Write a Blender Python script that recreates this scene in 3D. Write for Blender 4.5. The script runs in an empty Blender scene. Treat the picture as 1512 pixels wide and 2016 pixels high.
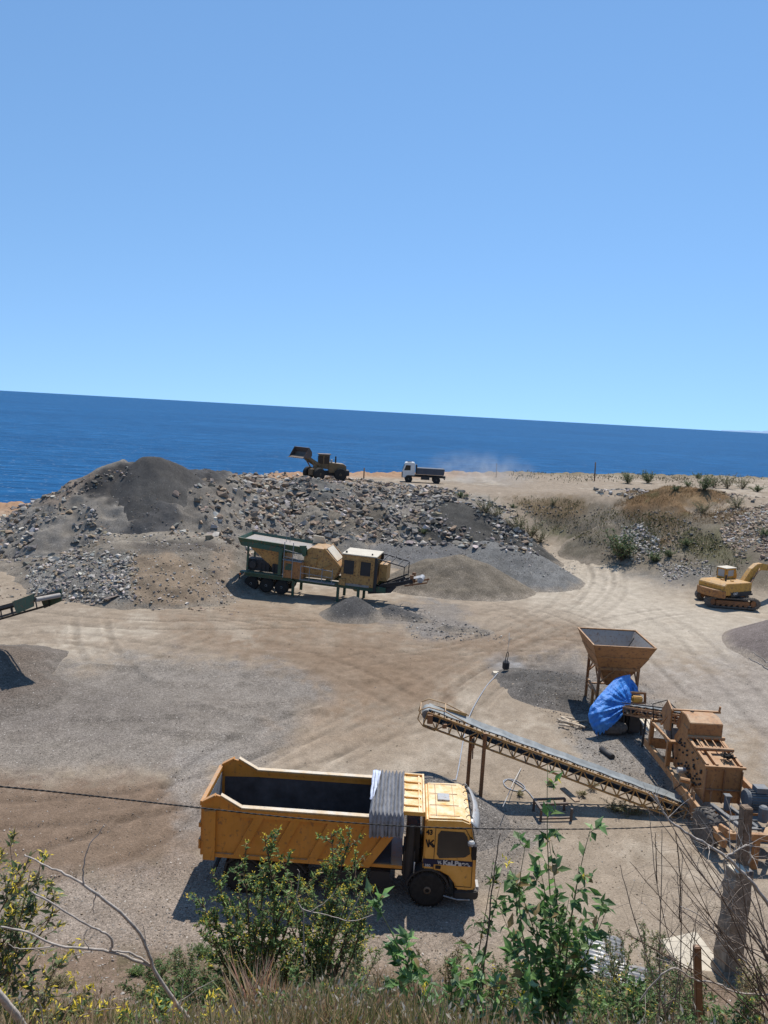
import bpy, math, random, time
import numpy as np
from mathutils import Vector, Matrix
T0 = time.time()
rnd = random.Random(7); rng = np.random.default_rng(7)
sc = bpy.context.scene; COL = sc.collection
rad = math.radians
# ------------------------------------------------------------------ camera, sky, sun, exposure
FPX, CAMH = 1500.0, 14.5
PITCH, ROLL = rad(7.5), rad(3.2)
cf = Vector((0, math.cos(PITCH), -math.sin(PITCH))); r0 = Vector((1, 0, 0)); u0 = r0.cross(cf)
cr = math.cos(ROLL)*r0 + math.sin(ROLL)*u0; cu = -math.sin(ROLL)*r0 + math.cos(ROLL)*u0
cam = bpy.data.cameras.new('camera'); camo = bpy.data.objects.new('camera', cam); COL.objects.link(camo)
camo.matrix_world = Matrix(((cr.x, cu.x, -cf.x, 0), (cr.y, cu.y, -cf.y, 0), (cr.z, cu.z, -cf.z, CAMH), (0, 0, 0, 1)))
cam.sensor_fit = 'VERTICAL'; cam.sensor_height = 36.0; cam.lens = FPX/2016*36
cam.clip_start = 0.1; cam.clip_end = 200000
sc.camera = camo
SUN_AZ, SUN_EL = rad(21), rad(66)
w = bpy.data.worlds.new('World'); sc.world = w; w.use_nodes = True
nt = w.node_tree; bg = nt.nodes['Background']
sky = nt.nodes.new('ShaderNodeTexSky'); sky.sky_type = 'NISHITA'; sky.sun_disc = False
sky.sun_elevation = SUN_EL; sky.sun_rotation = SUN_AZ; sky.altitude = 0
sky.air_density = 1.0; sky.dust_density = 0.0; sky.ozone_density = 3.0
tcw = nt.nodes.new('ShaderNodeTexCoord'); ad = nt.nodes.new('ShaderNodeVectorMath'); ad.operation = 'ADD'; ad.inputs[1].default_value = (0, 0, .22)
nt.links.new(tcw.outputs['Generated'], ad.inputs[0]); nt.links.new(ad.outputs[0], sky.inputs[0])
hs = nt.nodes.new('ShaderNodeHueSaturation'); hs.inputs['Saturation'].default_value = 1.07; hs.inputs['Value'].default_value = 1.45; hs.inputs['Hue'].default_value = .494
nt.links.new(sky.outputs[0], hs.inputs['Color']); nt.links.new(hs.outputs[0], bg.inputs[0]); bg.inputs[1].default_value = 0.12
sl = bpy.data.lights.new('sun', 'SUN'); sl.energy = 5.0; sl.angle = rad(0.53); sl.color = (1, .955, .89)
so = bpy.data.objects.new('sun', sl); COL.objects.link(so)
sdir = Vector((math.sin(SUN_AZ)*math.cos(SUN_EL), math.cos(SUN_AZ)*math.cos(SUN_EL), math.sin(SUN_EL)))
so.rotation_euler = sdir.to_track_quat('Z', 'Y').to_euler(); so.location = (0, 0, 60)
sc.view_settings.view_transform = 'Standard'; sc.view_settings.look = 'None'
sc.view_settings.exposure = 0.0; sc.view_settings.gamma = 1.0

# ------------------------------------------------------------------ pixel helpers (photo pixels, 1512 x 2016)
def ray(x, y): return (x-756)/FPX*cr - (y-1008)/FPX*cu + cf
def at(x, y, z=0.0):
    d = ray(x, y); return Vector((0, 0, CAMH)) + d*((z-CAMH)/d.z)
def atY(x, y, Y):
    d = ray(x, y); return Vector((0, 0, CAMH)) + d*(Y/d.y)
def projN(P):
    v = np.asarray(P, float) - np.array([0, 0, CAMH]); ww = v@np.array(cf)
    ww = np.where(ww < .1, .1, ww)
    return 756+FPX*(v@np.array(cr))/ww, 1008-FPX*(v@np.array(cu))/ww

# ------------------------------------------------------------------ noise
def _hash(ix, iy, seed):
    h = (ix.astype(np.int64)*374761393 + iy.astype(np.int64)*668265263 + seed*1442695041) & 0xffffffff
    h = ((h ^ (h >> 13))*1274126177) & 0xffffffff
    return ((h ^ (h >> 16)) & 0xffff)/65535.0
def vnoise(x, y, seed=0):
    ix = np.floor(x); iy = np.floor(y); fx = x-ix; fy = y-iy
    fx = fx*fx*(3-2*fx); fy = fy*fy*(3-2*fy)
    a = _hash(ix, iy, seed); b = _hash(ix+1, iy, seed); c = _hash(ix, iy+1, seed); d = _hash(ix+1, iy+1, seed)
    return (a+(b-a)*fx)*(1-fy) + (c+(d-c)*fx)*fy
def fbm(x, y, sc_=1.0, octv=4, seed=0):
    s = 0; a = .5; t = 0
    for k in range(octv):
        s = s + a*(vnoise(x*sc_+k*17.3, y*sc_-k*9.1, seed+k)*2-1); t += a; a *= .5; sc_ *= 2.03
    return s/t

# ------------------------------------------------------------------ materials
def mat(name):
    m = bpy.data.materials.new(name); m.use_nodes = True
    return m, m.node_tree, m.node_tree.nodes['Principled BSDF']
def N(nt, t, **kw):
    n = nt.nodes.new(t)
    for k, v in kw.items():
        if k.startswith('i_'): n.inputs[k[2:].replace('_', ' ')].default_value = v
        else: setattr(n, k, v)
    return n
def L(nt, a, b): nt.links.new(a, b)
def noise(nt, scale, detail=4, rough=.55, vec=None, dist=0):
    n = N(nt, 'ShaderNodeTexNoise'); n.inputs['Scale'].default_value = scale; n.inputs['Detail'].default_value = detail
    n.inputs['Roughness'].default_value = rough; n.inputs['Distortion'].default_value = dist
    if vec: L(nt, vec, n.inputs['Vector'])
    return n.outputs['Fac']
def ramp(nt, fac, a, b, ca=(0, 0, 0, 1), cb=(1, 1, 1, 1)):
    r = N(nt, 'ShaderNodeValToRGB'); r.color_ramp.elements[0].position = a; r.color_ramp.elements[1].position = b
    r.color_ramp.elements[0].color = ca; r.color_ramp.elements[1].color = cb; L(nt, fac, r.inputs[0]); return r.outputs[0]
def mix(nt, fac, a, b, mode='MIX'):
    m = N(nt, 'ShaderNodeMix', data_type='RGBA', blend_type=mode)
    for s, v in ((m.inputs[0], fac), (m.inputs[6], a), (m.inputs[7], b)):
        if hasattr(v, 'node'): L(nt, v, s)
        elif isinstance(v, (int, float)): s.default_value = v
        else: s.default_value = (*v, 1) if len(v) == 3 else v
    return m.outputs[2]
def math_(nt, op, a, b=0.0):
    m = N(nt, 'ShaderNodeMath', operation=op)
    for s, v in ((m.inputs[0], a), (m.inputs[1], b)):
        if hasattr(v, 'node'): L(nt, v, s)
        else: s.default_value = v
    return m.outputs[0]
def bump(nt, b, h, strength=.4, dist=.02):
    n = N(nt, 'ShaderNodeBump'); n.inputs['Strength'].default_value = strength; n.inputs['Distance'].default_value = dist
    L(nt, h, n.inputs['Height']); L(nt, n.outputs[0], b.inputs['Normal']); return n
DUST = (.36, .29, .21)
def paint(name, col, rough=.45, dust=.35, rust=0.0, metal=0.0, rustcol=(.16, .07, .035), scale=1.0, spec=.5, dust_sun_col=DUST):
    m, nt, b = mat(name)
    tc = N(nt, 'ShaderNodeTexCoord').outputs['Object']; geo = N(nt, 'ShaderNodeNewGeometry')
    n1 = noise(nt, 1.3*scale, 6, .65, tc); n2 = noise(nt, 7*scale, 5, .6, tc)
    c = mix(nt, ramp(nt, n1, .3, .7), [v*.86 for v in col], [min(1, v*1.1) for v in col])
    if rust > 0:
        r = ramp(nt, n2, .62-.22*rust, .70-.1*rust)
        mp = N(nt, 'ShaderNodeMapping'); mp.inputs['Scale'].default_value = (6, 6, .7); L(nt, tc, mp.inputs[0])
        st = ramp(nt, noise(nt, 1.2, 5, .7, mp.outputs[0]), .55-.15*rust, .75)
        c = mix(nt, math_(nt, 'MULTIPLY', st, .55*min(1, rust+.3)), c, rustcol)
        c = mix(nt, math_(nt, 'MULTIPLY', r, min(1, .5+rust)), c, rustcol)
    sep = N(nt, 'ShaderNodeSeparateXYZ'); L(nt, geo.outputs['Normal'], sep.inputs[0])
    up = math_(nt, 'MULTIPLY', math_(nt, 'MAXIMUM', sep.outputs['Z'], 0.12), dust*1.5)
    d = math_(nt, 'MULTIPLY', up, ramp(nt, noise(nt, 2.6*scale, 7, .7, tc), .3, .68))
    c = mix(nt, d, c, dust_sun_col)
    L(nt, c, b.inputs['Base Color']); b.inputs['Metallic'].default_value = metal
    rr = math_(nt, 'ADD', math_(nt, 'MULTIPLY', n2, .25), rough-.1); L(nt, rr, b.inputs['Roughness'])
    b.inputs['Specular IOR Level'].default_value = spec
    bump(nt, b, n2, .15, .01)
    return m
def plain(name, col, rough=.7, var=.2, scale=6, spec=.3, metal=0):
    m, nt, b = mat(name); tc = N(nt, 'ShaderNodeTexCoord').outputs['Object']
    n = noise(nt, scale, 5, .6, tc)
    c = mix(nt, ramp(nt, n, .3, .7), [v*(1-var) for v in col], [min(1, v*(1+var)) for v in col])
    L(nt, c, b.inputs['Base Color']); b.inputs['Roughness'].default_value = rough; b.inputs['Metallic'].default_value = metal
    b.inputs['Specular IOR Level'].default_value = spec; bump(nt, b, n, .2, .01); return m
def attrmat(name, attr='col', rough=.8, bumps=None, translucent=0, spec=.25, gain=1.0):
    m, nt, b = mat(name); a = N(nt, 'ShaderNodeAttribute', attribute_name=attr)
    tc = N(nt, 'ShaderNodeTexCoord').outputs['Object']
    n = noise(nt, bumps or 8, 5, .65, tc)
    c = mix(nt, 1.0, a.outputs['Color'], ramp(nt, n, .25, .75, (.72, .72, .72, 1), (1.2, 1.2, 1.2, 1)), 'MULTIPLY')
    L(nt, c, b.inputs['Base Color']); b.inputs['Roughness'].default_value = rough; b.inputs['Specular IOR Level'].default_value = spec
    if bumps: bump(nt, b, n, .5, .04)
    if translucent:
        tr = N(nt, 'ShaderNodeBsdfTranslucent'); L(nt, c, tr.inputs[0]); ms = N(nt, 'ShaderNodeMixShader'); ms.inputs[0].default_value = translucent
        L(nt, b.outputs[0], ms.inputs[1]); L(nt, tr.outputs[0], ms.inputs[2]); L(nt, ms.outputs[0], nt.nodes['Material Output'].inputs[0])
    return m

M = {}
M['truck_yellow'] = paint('truck_yellow', (.62, .25, .025), .42, .6, .2, rustcol=(.22, .10, .035))
M['cab_yellow'] = paint('cab_yellow', (.76, .37, .05), .36, .85, .02, dust_sun_col=(.80, .66, .42))  # upward faces: dust plus the roof's sunlit bleaching painted into the colour
M['plant_orange'] = paint('plant_orange', (.40, .18, .058), .6, .6, .42, dust_sun_col=(.42, .29, .17))
M['plant_yellow'] = paint('plant_yellow', (.48, .26, .075), .55, .5, .45)
M['digger_yellow'] = paint('digger_yellow', (.60, .30, .035), .5, .5, .4)
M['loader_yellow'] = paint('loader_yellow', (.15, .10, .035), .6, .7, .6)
M['frame_rust'] = paint('frame_rust', (.27, .115, .04), .65, .5, .5)
M['green'] = paint('green_paint', (.018, .085, .05), .5, .35, .35)
M['white_paint'] = paint('white_paint', (.72, .71, .68), .4, .25, .08)
M['roof_cream'] = paint('roof_cream', (.66, .58, .44), .5, .3, .1)
M['blue_paint'] = paint('blue_paint', (.045, .06, .085), .5, .3, .1)
M['black_steel'] = paint('black_steel', (.022, .022, .024), .6, .15, .0)
M['grey_steel'] = paint('grey_steel', (.22, .25, .27), .5, .4, .2)
M['motor_grey'] = paint('motor_grey', (.10, .125, .15), .5, .35, .08)
M['steel_worn'] = paint('steel_worn', (.30, .28, .26), .55, .5, .3)
M['bucket_steel'] = paint('bucket_steel', (.075, .06, .055), .6, .3, .5)
M['galv'] = paint('galvanised', (.42, .43, .43), .45, .35, .3, .3)
M['rail_worn'] = paint('rail_worn', (.62, .42, .20), .5, .8, .25, dust_sun_col=(.62, .56, .46))
M['liner'] = plain('dump_liner', (.060, .060, .064), .75, .4, 2.2)
M['rubber'] = plain('rubber', (.03, .027, .024), .85, .35, 9)
M['rubber_dusty'] = plain('rubber_dusty', (.125, .11, .095), .9, .4, 7)
M['belt'] = plain('belt_rubber', (.24, .25, .24), .5, .3, 3, .5)
M['belt_dark'] = plain('belt_underside', (.035, .035, .035), .8, .3, 3)
M['cover'] = plain('pleated_cover', (.30, .30, .31), .6, .3, 5)
M['cover_white'] = plain('cover_flap', (.50, .54, .66), .6, .2, 5)
M['hub'] = paint('hub', (.12, .085, .055), .7, .3, .3)
M['tan_hub'] = paint('tan_hub', (.30, .2, .09), .7, .5, .3)
M['tarp'] = None
M['band_blue'] = plain('band_blue', (.012, .016, .05), .45, .1)
M['letter_white'] = plain('letter_white', (.62, .62, .6), .5, .1)
M['letter_black'] = plain('letter_black', (.015, .014, .018), .5, .1)
M['concrete'] = plain('concrete', (.235, .195, .15), .9, .4, 5)
M['concrete_pale'] = plain('concrete_pale', (.55, .48, .37), .9, .2, 4)
M['wood'] = plain('weathered_wood', (.20, .14, .095), .9, .45, 8)
M['plank'] = plain('sun_bleached_plank', (.34, .25, .17), .85, .35, 6)
M['cut_wood'] = plain('cut_wood', (.62, .50, .36), .8, .3, 9)
M['bark_pale'] = plain('pale_bark', (.42, .36, .30), .8, .35, 30)
M['bark_brown'] = plain('brown_bark', (.13, .085, .055), .85, .4, 20)
M['bark_grey'] = plain('grey_twig', (.27, .21, .165), .85, .4, 30)
M['stem_green'] = plain('green_stem', (.12, .14, .06), .7, .3, 20)
M['cable'] = plain('cable_black', (.03, .028, .026), .6, .3, 40)
M['hose'] = plain('hose_grey', (.33, .34, .36), .5, .2, 10)
M['rope'] = plain('rope_white', (.62, .6, .56), .8, .2, 20)
M['orange_lamp'] = plain('orange_lens', (.7, .15, .02), .4, .1)
M['foliage'] = attrmat('foliage', 'col', .5, None, .42, .4)
M['grassm'] = attrmat('dry_grass', 'col', .8, None, .45, .2)
M['rockm'] = attrmat('rock', 'col', .9, 6)
def glass():
    m, nt, b = mat('dark_glass'); b.inputs['Base Color'].default_value = (.02, .022, .025, 1); b.inputs['Roughness'].default_value = .12
    b.inputs['Specular IOR Level'].default_value = .6; return m
M['glass'] = glass()
def tarpm():
    m, nt, b = mat('blue_tarp'); tc = N(nt, 'ShaderNodeTexCoord').outputs['Object']
    n = noise(nt, 3, 6, .7, tc)
    c = mix(nt, ramp(nt, n, .3, .7), (.02, .18, .62), (.09, .34, .82)); L(nt, c, b.inputs['Base Color'])
    b.inputs['Roughness'].default_value = .42; b.inputs['Specular IOR Level'].default_value = .5
    tr = N(nt, 'ShaderNodeBsdfTranslucent'); L(nt, c, tr.inputs[0]); ms = N(nt, 'ShaderNodeMixShader'); ms.inputs[0].default_value = .12
    L(nt, b.outputs[0], ms.inputs[1]); L(nt, tr.outputs[0], ms.inputs[2]); L(nt, ms.outputs[0], nt.nodes['Material Output'].inputs[0])
    vo = N(nt, 'ShaderNodeTexVoronoi', feature='DISTANCE_TO_EDGE'); vo.inputs['Scale'].default_value = 3.2; vd = N(nt, 'ShaderNodeMapping'); vd.inputs['Scale'].default_value = (1, 1, .35); vd.inputs['Rotation'].default_value = (.5, .6, .4); L(nt, tc, vd.inputs[0]); L(nt, vd.outputs[0], vo.inputs['Vector'])
    bump(nt, b, math_(nt, 'ADD', math_(nt, 'MULTIPLY', vo.outputs['Distance'], 1.5), noise(nt, 14, 5, .6, tc)), .8, .06); return m
M['tarp'] = tarpm()

# ------------------------------------------------------------------ mesh builder
def V(*a): return Vector(a)
class MB:
    def __init__(s): s.v = []; s.f = []; s.sm = []
    def add(s, vs, fs, smooth=False):
        o = len(s.v); s.v += [tuple(v) for v in vs]; s.f += [tuple(o+i for i in f) for f in fs]; s.sm += [smooth]*len(fs); return s
    def box(s, c, d, rz=0, ry=0, rx=0, taper=1.0):
        hx, hy, hz = d[0]/2, d[1]/2, d[2]/2; R = Matrix.Rotation(rz, 3, 'Z') @ Matrix.Rotation(ry, 3, 'Y') @ Matrix.Rotation(rx, 3, 'X'); c = Vector(c)
        vs = []
        for z in (-1, 1):
            t = taper if z > 0 else 1
            for x, y in ((-1, -1), (1, -1), (1, 1), (-1, 1)): vs.append(c + R @ V(x*hx*t, y*hy*t, z*hz))
        return s.add(vs, [(0, 3, 2, 1), (4, 5, 6, 7), (0, 1, 5, 4), (1, 2, 6, 5), (2, 3, 7, 6), (3, 0, 4, 7)])
    def bar(s, a, b, wd, hg=None, up=(0, 0, 1)):
        a = Vector(a); b = Vector(b); hg = hg or wd; d = (b-a).normalized(); u = Vector(up)
        if abs(d.dot(u)) > .95: u = V(1, 0, 0) if abs(d.x) < .9 else V(0, 1, 0)
        sd = d.cross(u).normalized(); u = sd.cross(d).normalized()
        vs = [p + sd*x*wd/2 + u*y*hg/2 for p in (a, b) for x, y in ((-1, -1), (1, -1), (1, 1), (-1, 1))]
        return s.add(vs, [(0, 1, 2, 3), (7, 6, 5, 4), (0, 4, 5, 1), (1, 5, 6, 2), (2, 6, 7, 3), (3, 7, 4, 0)])
    def tube(s, pts, r, n=8, caps=True):
        pts = [Vector(p) for p in pts]; rs = r if isinstance(r, (list, tuple)) else [r]*len(pts)
        vs = []; u = None
        for i, p in enumerate(pts):
            d = (pts[min(i+1, len(pts)-1)] - pts[max(i-1, 0)]).normalized()
            if u is None: u = d.orthogonal().normalized()
            u = (u - d*u.dot(d)).normalized(); v = d.cross(u)
            for k in range(n): a = 2*math.pi*k/n; vs.append(p + (u*math.cos(a) + v*math.sin(a))*rs[i])
        fs = [(i*n+k, i*n+(k+1) % n, (i+1)*n+(k+1) % n, (i+1)*n+k) for i in range(len(pts)-1) for k in range(n)]
        s.add(vs, fs, True)
        if caps:
            o = len(s.v)-len(vs); s.f += [tuple(o+k for k in range(n))[::-1], tuple(o+(len(pts)-1)*n+k for k in range(n))]; s.sm += [False]*2
        return s
    def lathe(s, c, axis, prof, n=24):
        c = Vector(c); ax = Vector(axis).normalized(); u = ax.orthogonal().normalized(); v = ax.cross(u); vs = []
        for (t, r) in prof:
            for k in range(n): a = 2*math.pi*k/n; vs.append(c + ax*t + (u*math.cos(a)+v*math.sin(a))*r)
        fs = [(i*n+k, i*n+(k+1) % n, (i+1)*n+(k+1) % n, (i+1)*n+k) for i in range(len(prof)-1) for k in range(n)]
        fs += [tuple(range(n))[::-1], tuple((len(prof)-1)*n+k for k in range(n))]
        return s.add(vs, fs, False)
    def prism(s, poly, y0, y1, plane='xz'):
        f = {'xz': lambda p, t: V(p[0], t, p[1]), 'yz': lambda p, t: V(t, p[0], p[1]), 'xy': lambda p, t: V(p[0], p[1], t)}[plane]
        n = len(poly); vs = [f(p, y0) for p in poly] + [f(p, y1) for p in poly]
        fs = [tuple(range(n)), tuple(range(2*n-1, n-1, -1))] + [(i, n+i, n+(i+1) % n, (i+1) % n) for i in range(n)]
        return s.add(vs, fs)
    def hull8(s, bot, top): # 4 bottom + 4 top points, same winding
        return s.add(list(bot)+list(top), [(0, 3, 2, 1), (4, 5, 6, 7), (0, 1, 5, 4), (1, 2, 6, 5), (2, 3, 7, 6), (3, 0, 4, 7)])
    def sheet(s, quad, th):
        q = [Vector(p) for p in quad]; n = (q[1]-q[0]).cross(q[3]-q[0]).normalized()*th/2
        return s.hull8([p-n for p in q], [p+n for p in q])
    def build(s, name, m, parent=None, bevel=0.0, loc=None, recalc=True):
        me = bpy.data.meshes.new(name); me.from_pydata(s.v, [], s.f); me.polygons.foreach_set('use_smooth', s.sm)
        me.materials.append(m); me.update()
        if recalc:
            import bmesh
            bm = bmesh.new(); bm.from_mesh(me); bmesh.ops.recalc_face_normals(bm, faces=bm.faces)
            if bevel: bmesh.ops.bevel(bm, geom=[e for e in bm.edges if e.calc_face_angle(0) > .6], offset=bevel, segments=2, affect='EDGES', clamp_overlap=True)
            bm.to_mesh(me); bm.free()
        o = bpy.data.objects.new(name, me); COL.objects.link(o)
        if parent: o.parent = parent
        if loc: o.location = loc
        return o
def tag(o, label=None, cat=None, group=None, kind=None):
    for k, v in (('label', label), ('category', cat), ('group', group), ('kind', kind)):
        if v: o[k] = v
    return o
def thing(name, label, cat, loc=(0, 0, 0), rz=0, group=None):
    o = bpy.data.objects.new(name, None); COL.objects.link(o); o.location = loc; o.rotation_euler = (0, 0, rz); o.empty_display_size = .3
    return tag(o, label, cat, group)
def npmesh(name, vs, quads, m, smooth=True, attrs=None, parent=None):
    me = bpy.data.meshes.new(name); vs = np.asarray(vs, np.float32); quads = np.asarray(quads, np.int32); k = quads.shape[1]
    me.vertices.add(len(vs)); me.vertices.foreach_set('co', vs.ravel())
    me.loops.add(quads.size); me.loops.foreach_set('vertex_index', quads.ravel())
    me.polygons.add(len(quads)); me.polygons.foreach_set('loop_start', np.arange(0, quads.size, k, dtype=np.int32))
    me.polygons.foreach_set('use_smooth', np.full(len(quads), smooth))
    me.update(calc_edges=True)
    for an, av in (attrs or {}).items():
        a = me.attributes.new(an, 'FLOAT_COLOR', 'POINT'); a.data.foreach_set('color', np.asarray(av, np.float32).ravel())
    me.materials.append(m); o = bpy.data.objects.new(name, me); COL.objects.link(o)
    if parent: o.parent = parent
    return o
def text(body, size, m, parent, loc, name='lettering', bold=.0, rot=(rad(90), 0, 0), sx=1.0):
    c = bpy.data.curves.new(name, 'FONT'); c.body = body; c.size = size; c.offset = bold; c.extrude = .002; c.materials.append(m)
    t_ = bpy.data.objects.new(name, c); COL.objects.link(t_); bpy.context.view_layer.update(); me = bpy.data.meshes.new_from_object(t_.evaluated_get(bpy.context.evaluated_depsgraph_get())); bpy.data.objects.remove(t_)
    o = bpy.data.objects.new(name, me); COL.objects.link(o); o.parent = parent; o.location = loc; o.rotation_euler = rot; o.scale = (sx, 1, 1); return o

# ------------------------------------------------------------------ terrain
def sstep(x, a=0., b=1.): t = np.clip((x-a)/(b-a), 0, 1); return t*t*(3-2*t)
ctl = [(t*Y, Y, 0.0) for Y in (19, 27, 36, 45) for t in (-.8, -.5, -.25, 0, .25, .5, .8)] + [(t*52, 52, 0.0) for t in (-.5, -.25, 0, .25, .5)]
def cp(*q):
    for (x, y, z) in q: p = at(x, y, z); ctl.append((p.x, p.y, z))
cp((0, 1110, .1), (-150, 1100, .3), (0, 1040, .8), (0, 1002, 1.3), (-200, 1000, 1.5), (700, 1105, .1), (850, 1105, .1), (960, 1100, .15), (1060, 1110, .1),
   (1150, 1090, .3), (1085, 1045, 1.7), (1030, 1018, 3.0), (990, 992, 4.1), (985, 962, 4.6),
   (1180, 1100, .35), (1250, 1135, .15), (1340, 1168, .02), (1460, 1215, 0), (1600, 1200, 0), (1095, 1003, 4.1), (1200, 1012, 4.4), (1290, 1032, 4.1), (1380, 1060, 3.6), (1500, 1080, 3.7), (1650, 1090, 4.0))
ctl += [(-24, 72, .3), (-12, 74, .2), (-22, 84, 1.4), (-12, 88, 4.6), (-4, 90, 4.9), (4, 91, 4.9), (9, 90, 4.6), (-36, 95, 1.6), (-50, 95, 1.6), (-24, 100, 3.4), (-14, 100, 4.9)]
ctl += [(x, Y, 4.85) for Y, xs in ((105, (-12, 0, 14, 30, 50, 70)), (122, (-16, 0, 20, 45, 75)), (150, (-60, -20, 10, 50, 100)), (180, (-100, 0, 100))) for x in xs]
ctl = np.array(ctl)
def tps_fit(P, lam=.4):
    n = len(P); d = np.hypot(P[:, None, 0]-P[None, :, 0], P[:, None, 1]-P[None, :, 1]); K = d*d*np.log(d+1e-9)
    A = np.zeros((n+3, n+3)); A[:n, :n] = K + lam*np.eye(n)*10; A[:n, n] = 1; A[:n, n+1:] = P[:, :2]; A[n, :n] = 1; A[n+1:, :n] = P[:, :2].T
    return np.linalg.solve(A, np.r_[P[:, 2], 0, 0, 0])
TW = tps_fit(ctl)
def tps(x, y):
    out = TW[-3] + TW[-2]*x + TW[-1]*y
    for (px, py, _), wt in zip(ctl, TW):
        d2 = (x-px)**2 + (y-py)**2; out = out + wt*.5*d2*np.log(d2+1e-9)
    return out
def edgeY(x, y):
    t = x/np.maximum(y, 1); return np.interp(t, [-.6, -.5, -.3, -.1, .08, .27, .47, .8], [86, 88, 93, 111, 126, 142, 160, 170]) + 1.5*fbm(t, y*0, 30, 3, 5)
SY = [-6, 0, 1.5, 3, 5, 8, 11, 13, 15, 17, 18.6, 20]; SZ = [13.4, 12.9, 12.4, 11.62, 9.88, 7.3, 4.75, 3.25, 1.95, .8, .08, 0]
def ground_h(x, y, fine=True):
    x = np.asarray(x, float); y = np.asarray(y, float)
    b = np.zeros_like(x); far = y > 46
    if far.any(): b[far] = tps(x[far], y[far])*sstep(y[far], 46, 56)
    wv = .8*fbm(x, y, .22, 3, 3)
    h = np.where(y < 21, np.interp(y + wv*sstep(y, 6, 14), SY, SZ), b)
    tq = x/np.maximum(y, .5); h = h + .050*np.clip(y, 0, 20)*sstep(tq, -.22, -.02)*(1-.75*sstep(tq, .10, .22))*sstep(-y, -13, -7.5)*(1+.5*fbm(x, y, .5, 2, 13))*(y > 1.5)
    e = edgeY(x, y); h = h + .45*np.exp(-((y-e+2.0)/1.6)**2)*(1+fbm(x, y, .8, 3, 9)) * (y > 60)
    h = h - 26*sstep(y-e, 0, 14)
    if fine:
        slope = sstep(-y, -18.5, -15)
        bank = sstep(y, 64, 78)*sstep(-y, -98, -90)
        h = h + .05*fbm(x, y, .35, 3, 21)*(y > 19) + .016*fbm(x, y, 1.7, 4, 22) + slope*.13*fbm(x, y, 1.3, 5, 23) + bank*.45*fbm(x, y, .45, 5, 24)
    return h
class Heap:
    def __init__(s, name, ridges, slope, rough, world=False, wtop=1.0):
        s.name = name; s.slope = slope; s.rough = rough; s.wtop = wtop; s.R = []
        for r in ridges:
            s.R.append([tuple(p) if world else tuple(atY(*p)) for p in r])
        a = np.array([p for r in s.R for p in r]); m = max(1.5, (a[:, 2].max()+1)/slope)
        s.bb = (a[:, 0].min()-m, a[:, 0].max()+m, a[:, 1].min()-m, a[:, 1].max()+m)
    def h(s, x, y):
        out = np.full(np.shape(x), -50.0)
        wx = x + .8*s.rough*fbm(x, y, .35, 3, 31); wy = y + .8*s.rough*fbm(x, y, .35, 3, 37)
        for r in s.R:
            segs = list(zip(r[:-1], r[1:])) if len(r) > 1 else [(r[0], r[0])]
            for a, b in segs:
                dx, dy = b[0]-a[0], b[1]-a[1]; l2 = dx*dx+dy*dy+1e-9
                t = np.clip(((wx-a[0])*dx+(wy-a[1])*dy)/l2, 0, 1)
                d = np.hypot(wx-a[0]-t*dx, wy-a[1]-t*dy)
                z = a[2]+(b[2]-a[2])*t - s.slope*(np.sqrt(d*d+s.wtop**2)-s.wtop)
                out = np.maximum(out, z)
        k = s.rough
        return out + k*(.8*fbm(x, y, .22, 5, 41) + .5*(np.abs(fbm(x, y, .55, 4, 43))*-1.6+.35) + .10*fbm(x, y, 2.2, 3, 47))
heaps = []
def HP(*a, **k): h = Heap(*a, **k); heaps.append(h); return h
H_cone = HP('dark_cone_heap', [[(288, 902, 74.5), (312, 901, 74), (352, 916, 75)]], 1.0, .3, wtop=.8)
H_dark = HP('spoil_heap', [[(60, 1012, 80), (120, 975, 79), (205, 928, 77.5), (245, 910, 76), (300, 925, 76), (355, 925, 76), (430, 928, 80), (500, 940, 86)], [(300, 935, 75), (330, 985, 71)], [(205, 932, 78), (190, 1000, 73)], [(430, 928, 80), (440, 1010, 74)]], .62, .95)
H_bench = HP('bench_heap', [[(-40, 1105, 62), (60, 1100, 62), (150, 1085, 60), (225, 1066, 59), (320, 1068, 59), (380, 1072, 60.5), (405, 1090, 63)], [(130, 1075, 66), (225, 1052, 66), (320, 1050, 66), (420, 1052, 66)], [(320, 1082, 57.5)], [(180, 1120, 57.5)]], .54, .45)
H_bank = HP('rubble_bank', [[(480, 945, 88), (560, 950, 89), (610, 938, 87), (640, 950, 87), (700, 960, 90), (800, 968, 92), (860, 978, 92)], [(600, 942, 88), (640, 1010, 79), (655, 1050, 76)], [(500, 955, 86), (520, 1030, 78)], [(720, 962, 90), (760, 1010, 82)], [(820, 975, 91), (880, 1030, 83), (900, 1045, 81)]], .52, .95)
H_c = HP('dark_gravel_heap', [[(845, 985, 88), (890, 985, 85), (935, 996, 84)], [(935, 996, 84), (985, 1030, 82), (1010, 1050, 80)]], .60, .35)
H_g1 = HP('grey_gravel_heap', [[(700, 1075, 76), (780, 1068, 75), (900, 1072, 74), (980, 1070, 75)]], .52, .25)
H_g2 = HP('sandy_gravel_heap', [[(850, 1100, 66), (905, 1092, 66), (945, 1106, 65.5)]], .60, .34)
H_g3 = HP('crushed_stone_heap', [[(960, 1066, 74), (1030, 1082, 71)]], .55, .22)
H_m = HP('grassy_mound', [[(1305, 960, 88), (1320, 954, 87), (1390, 962, 86), (1450, 985, 85)], [(1320, 954, 87), (1330, 995, 82.5)], [(1450, 985, 85), (1560, 1000, 84)]], .62, .5)
H_r = HP('pink_rubble_slope', [[(1430, 1040, 84), (1512, 1005, 84), (1640, 1000, 84)]], .55, .6)
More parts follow.
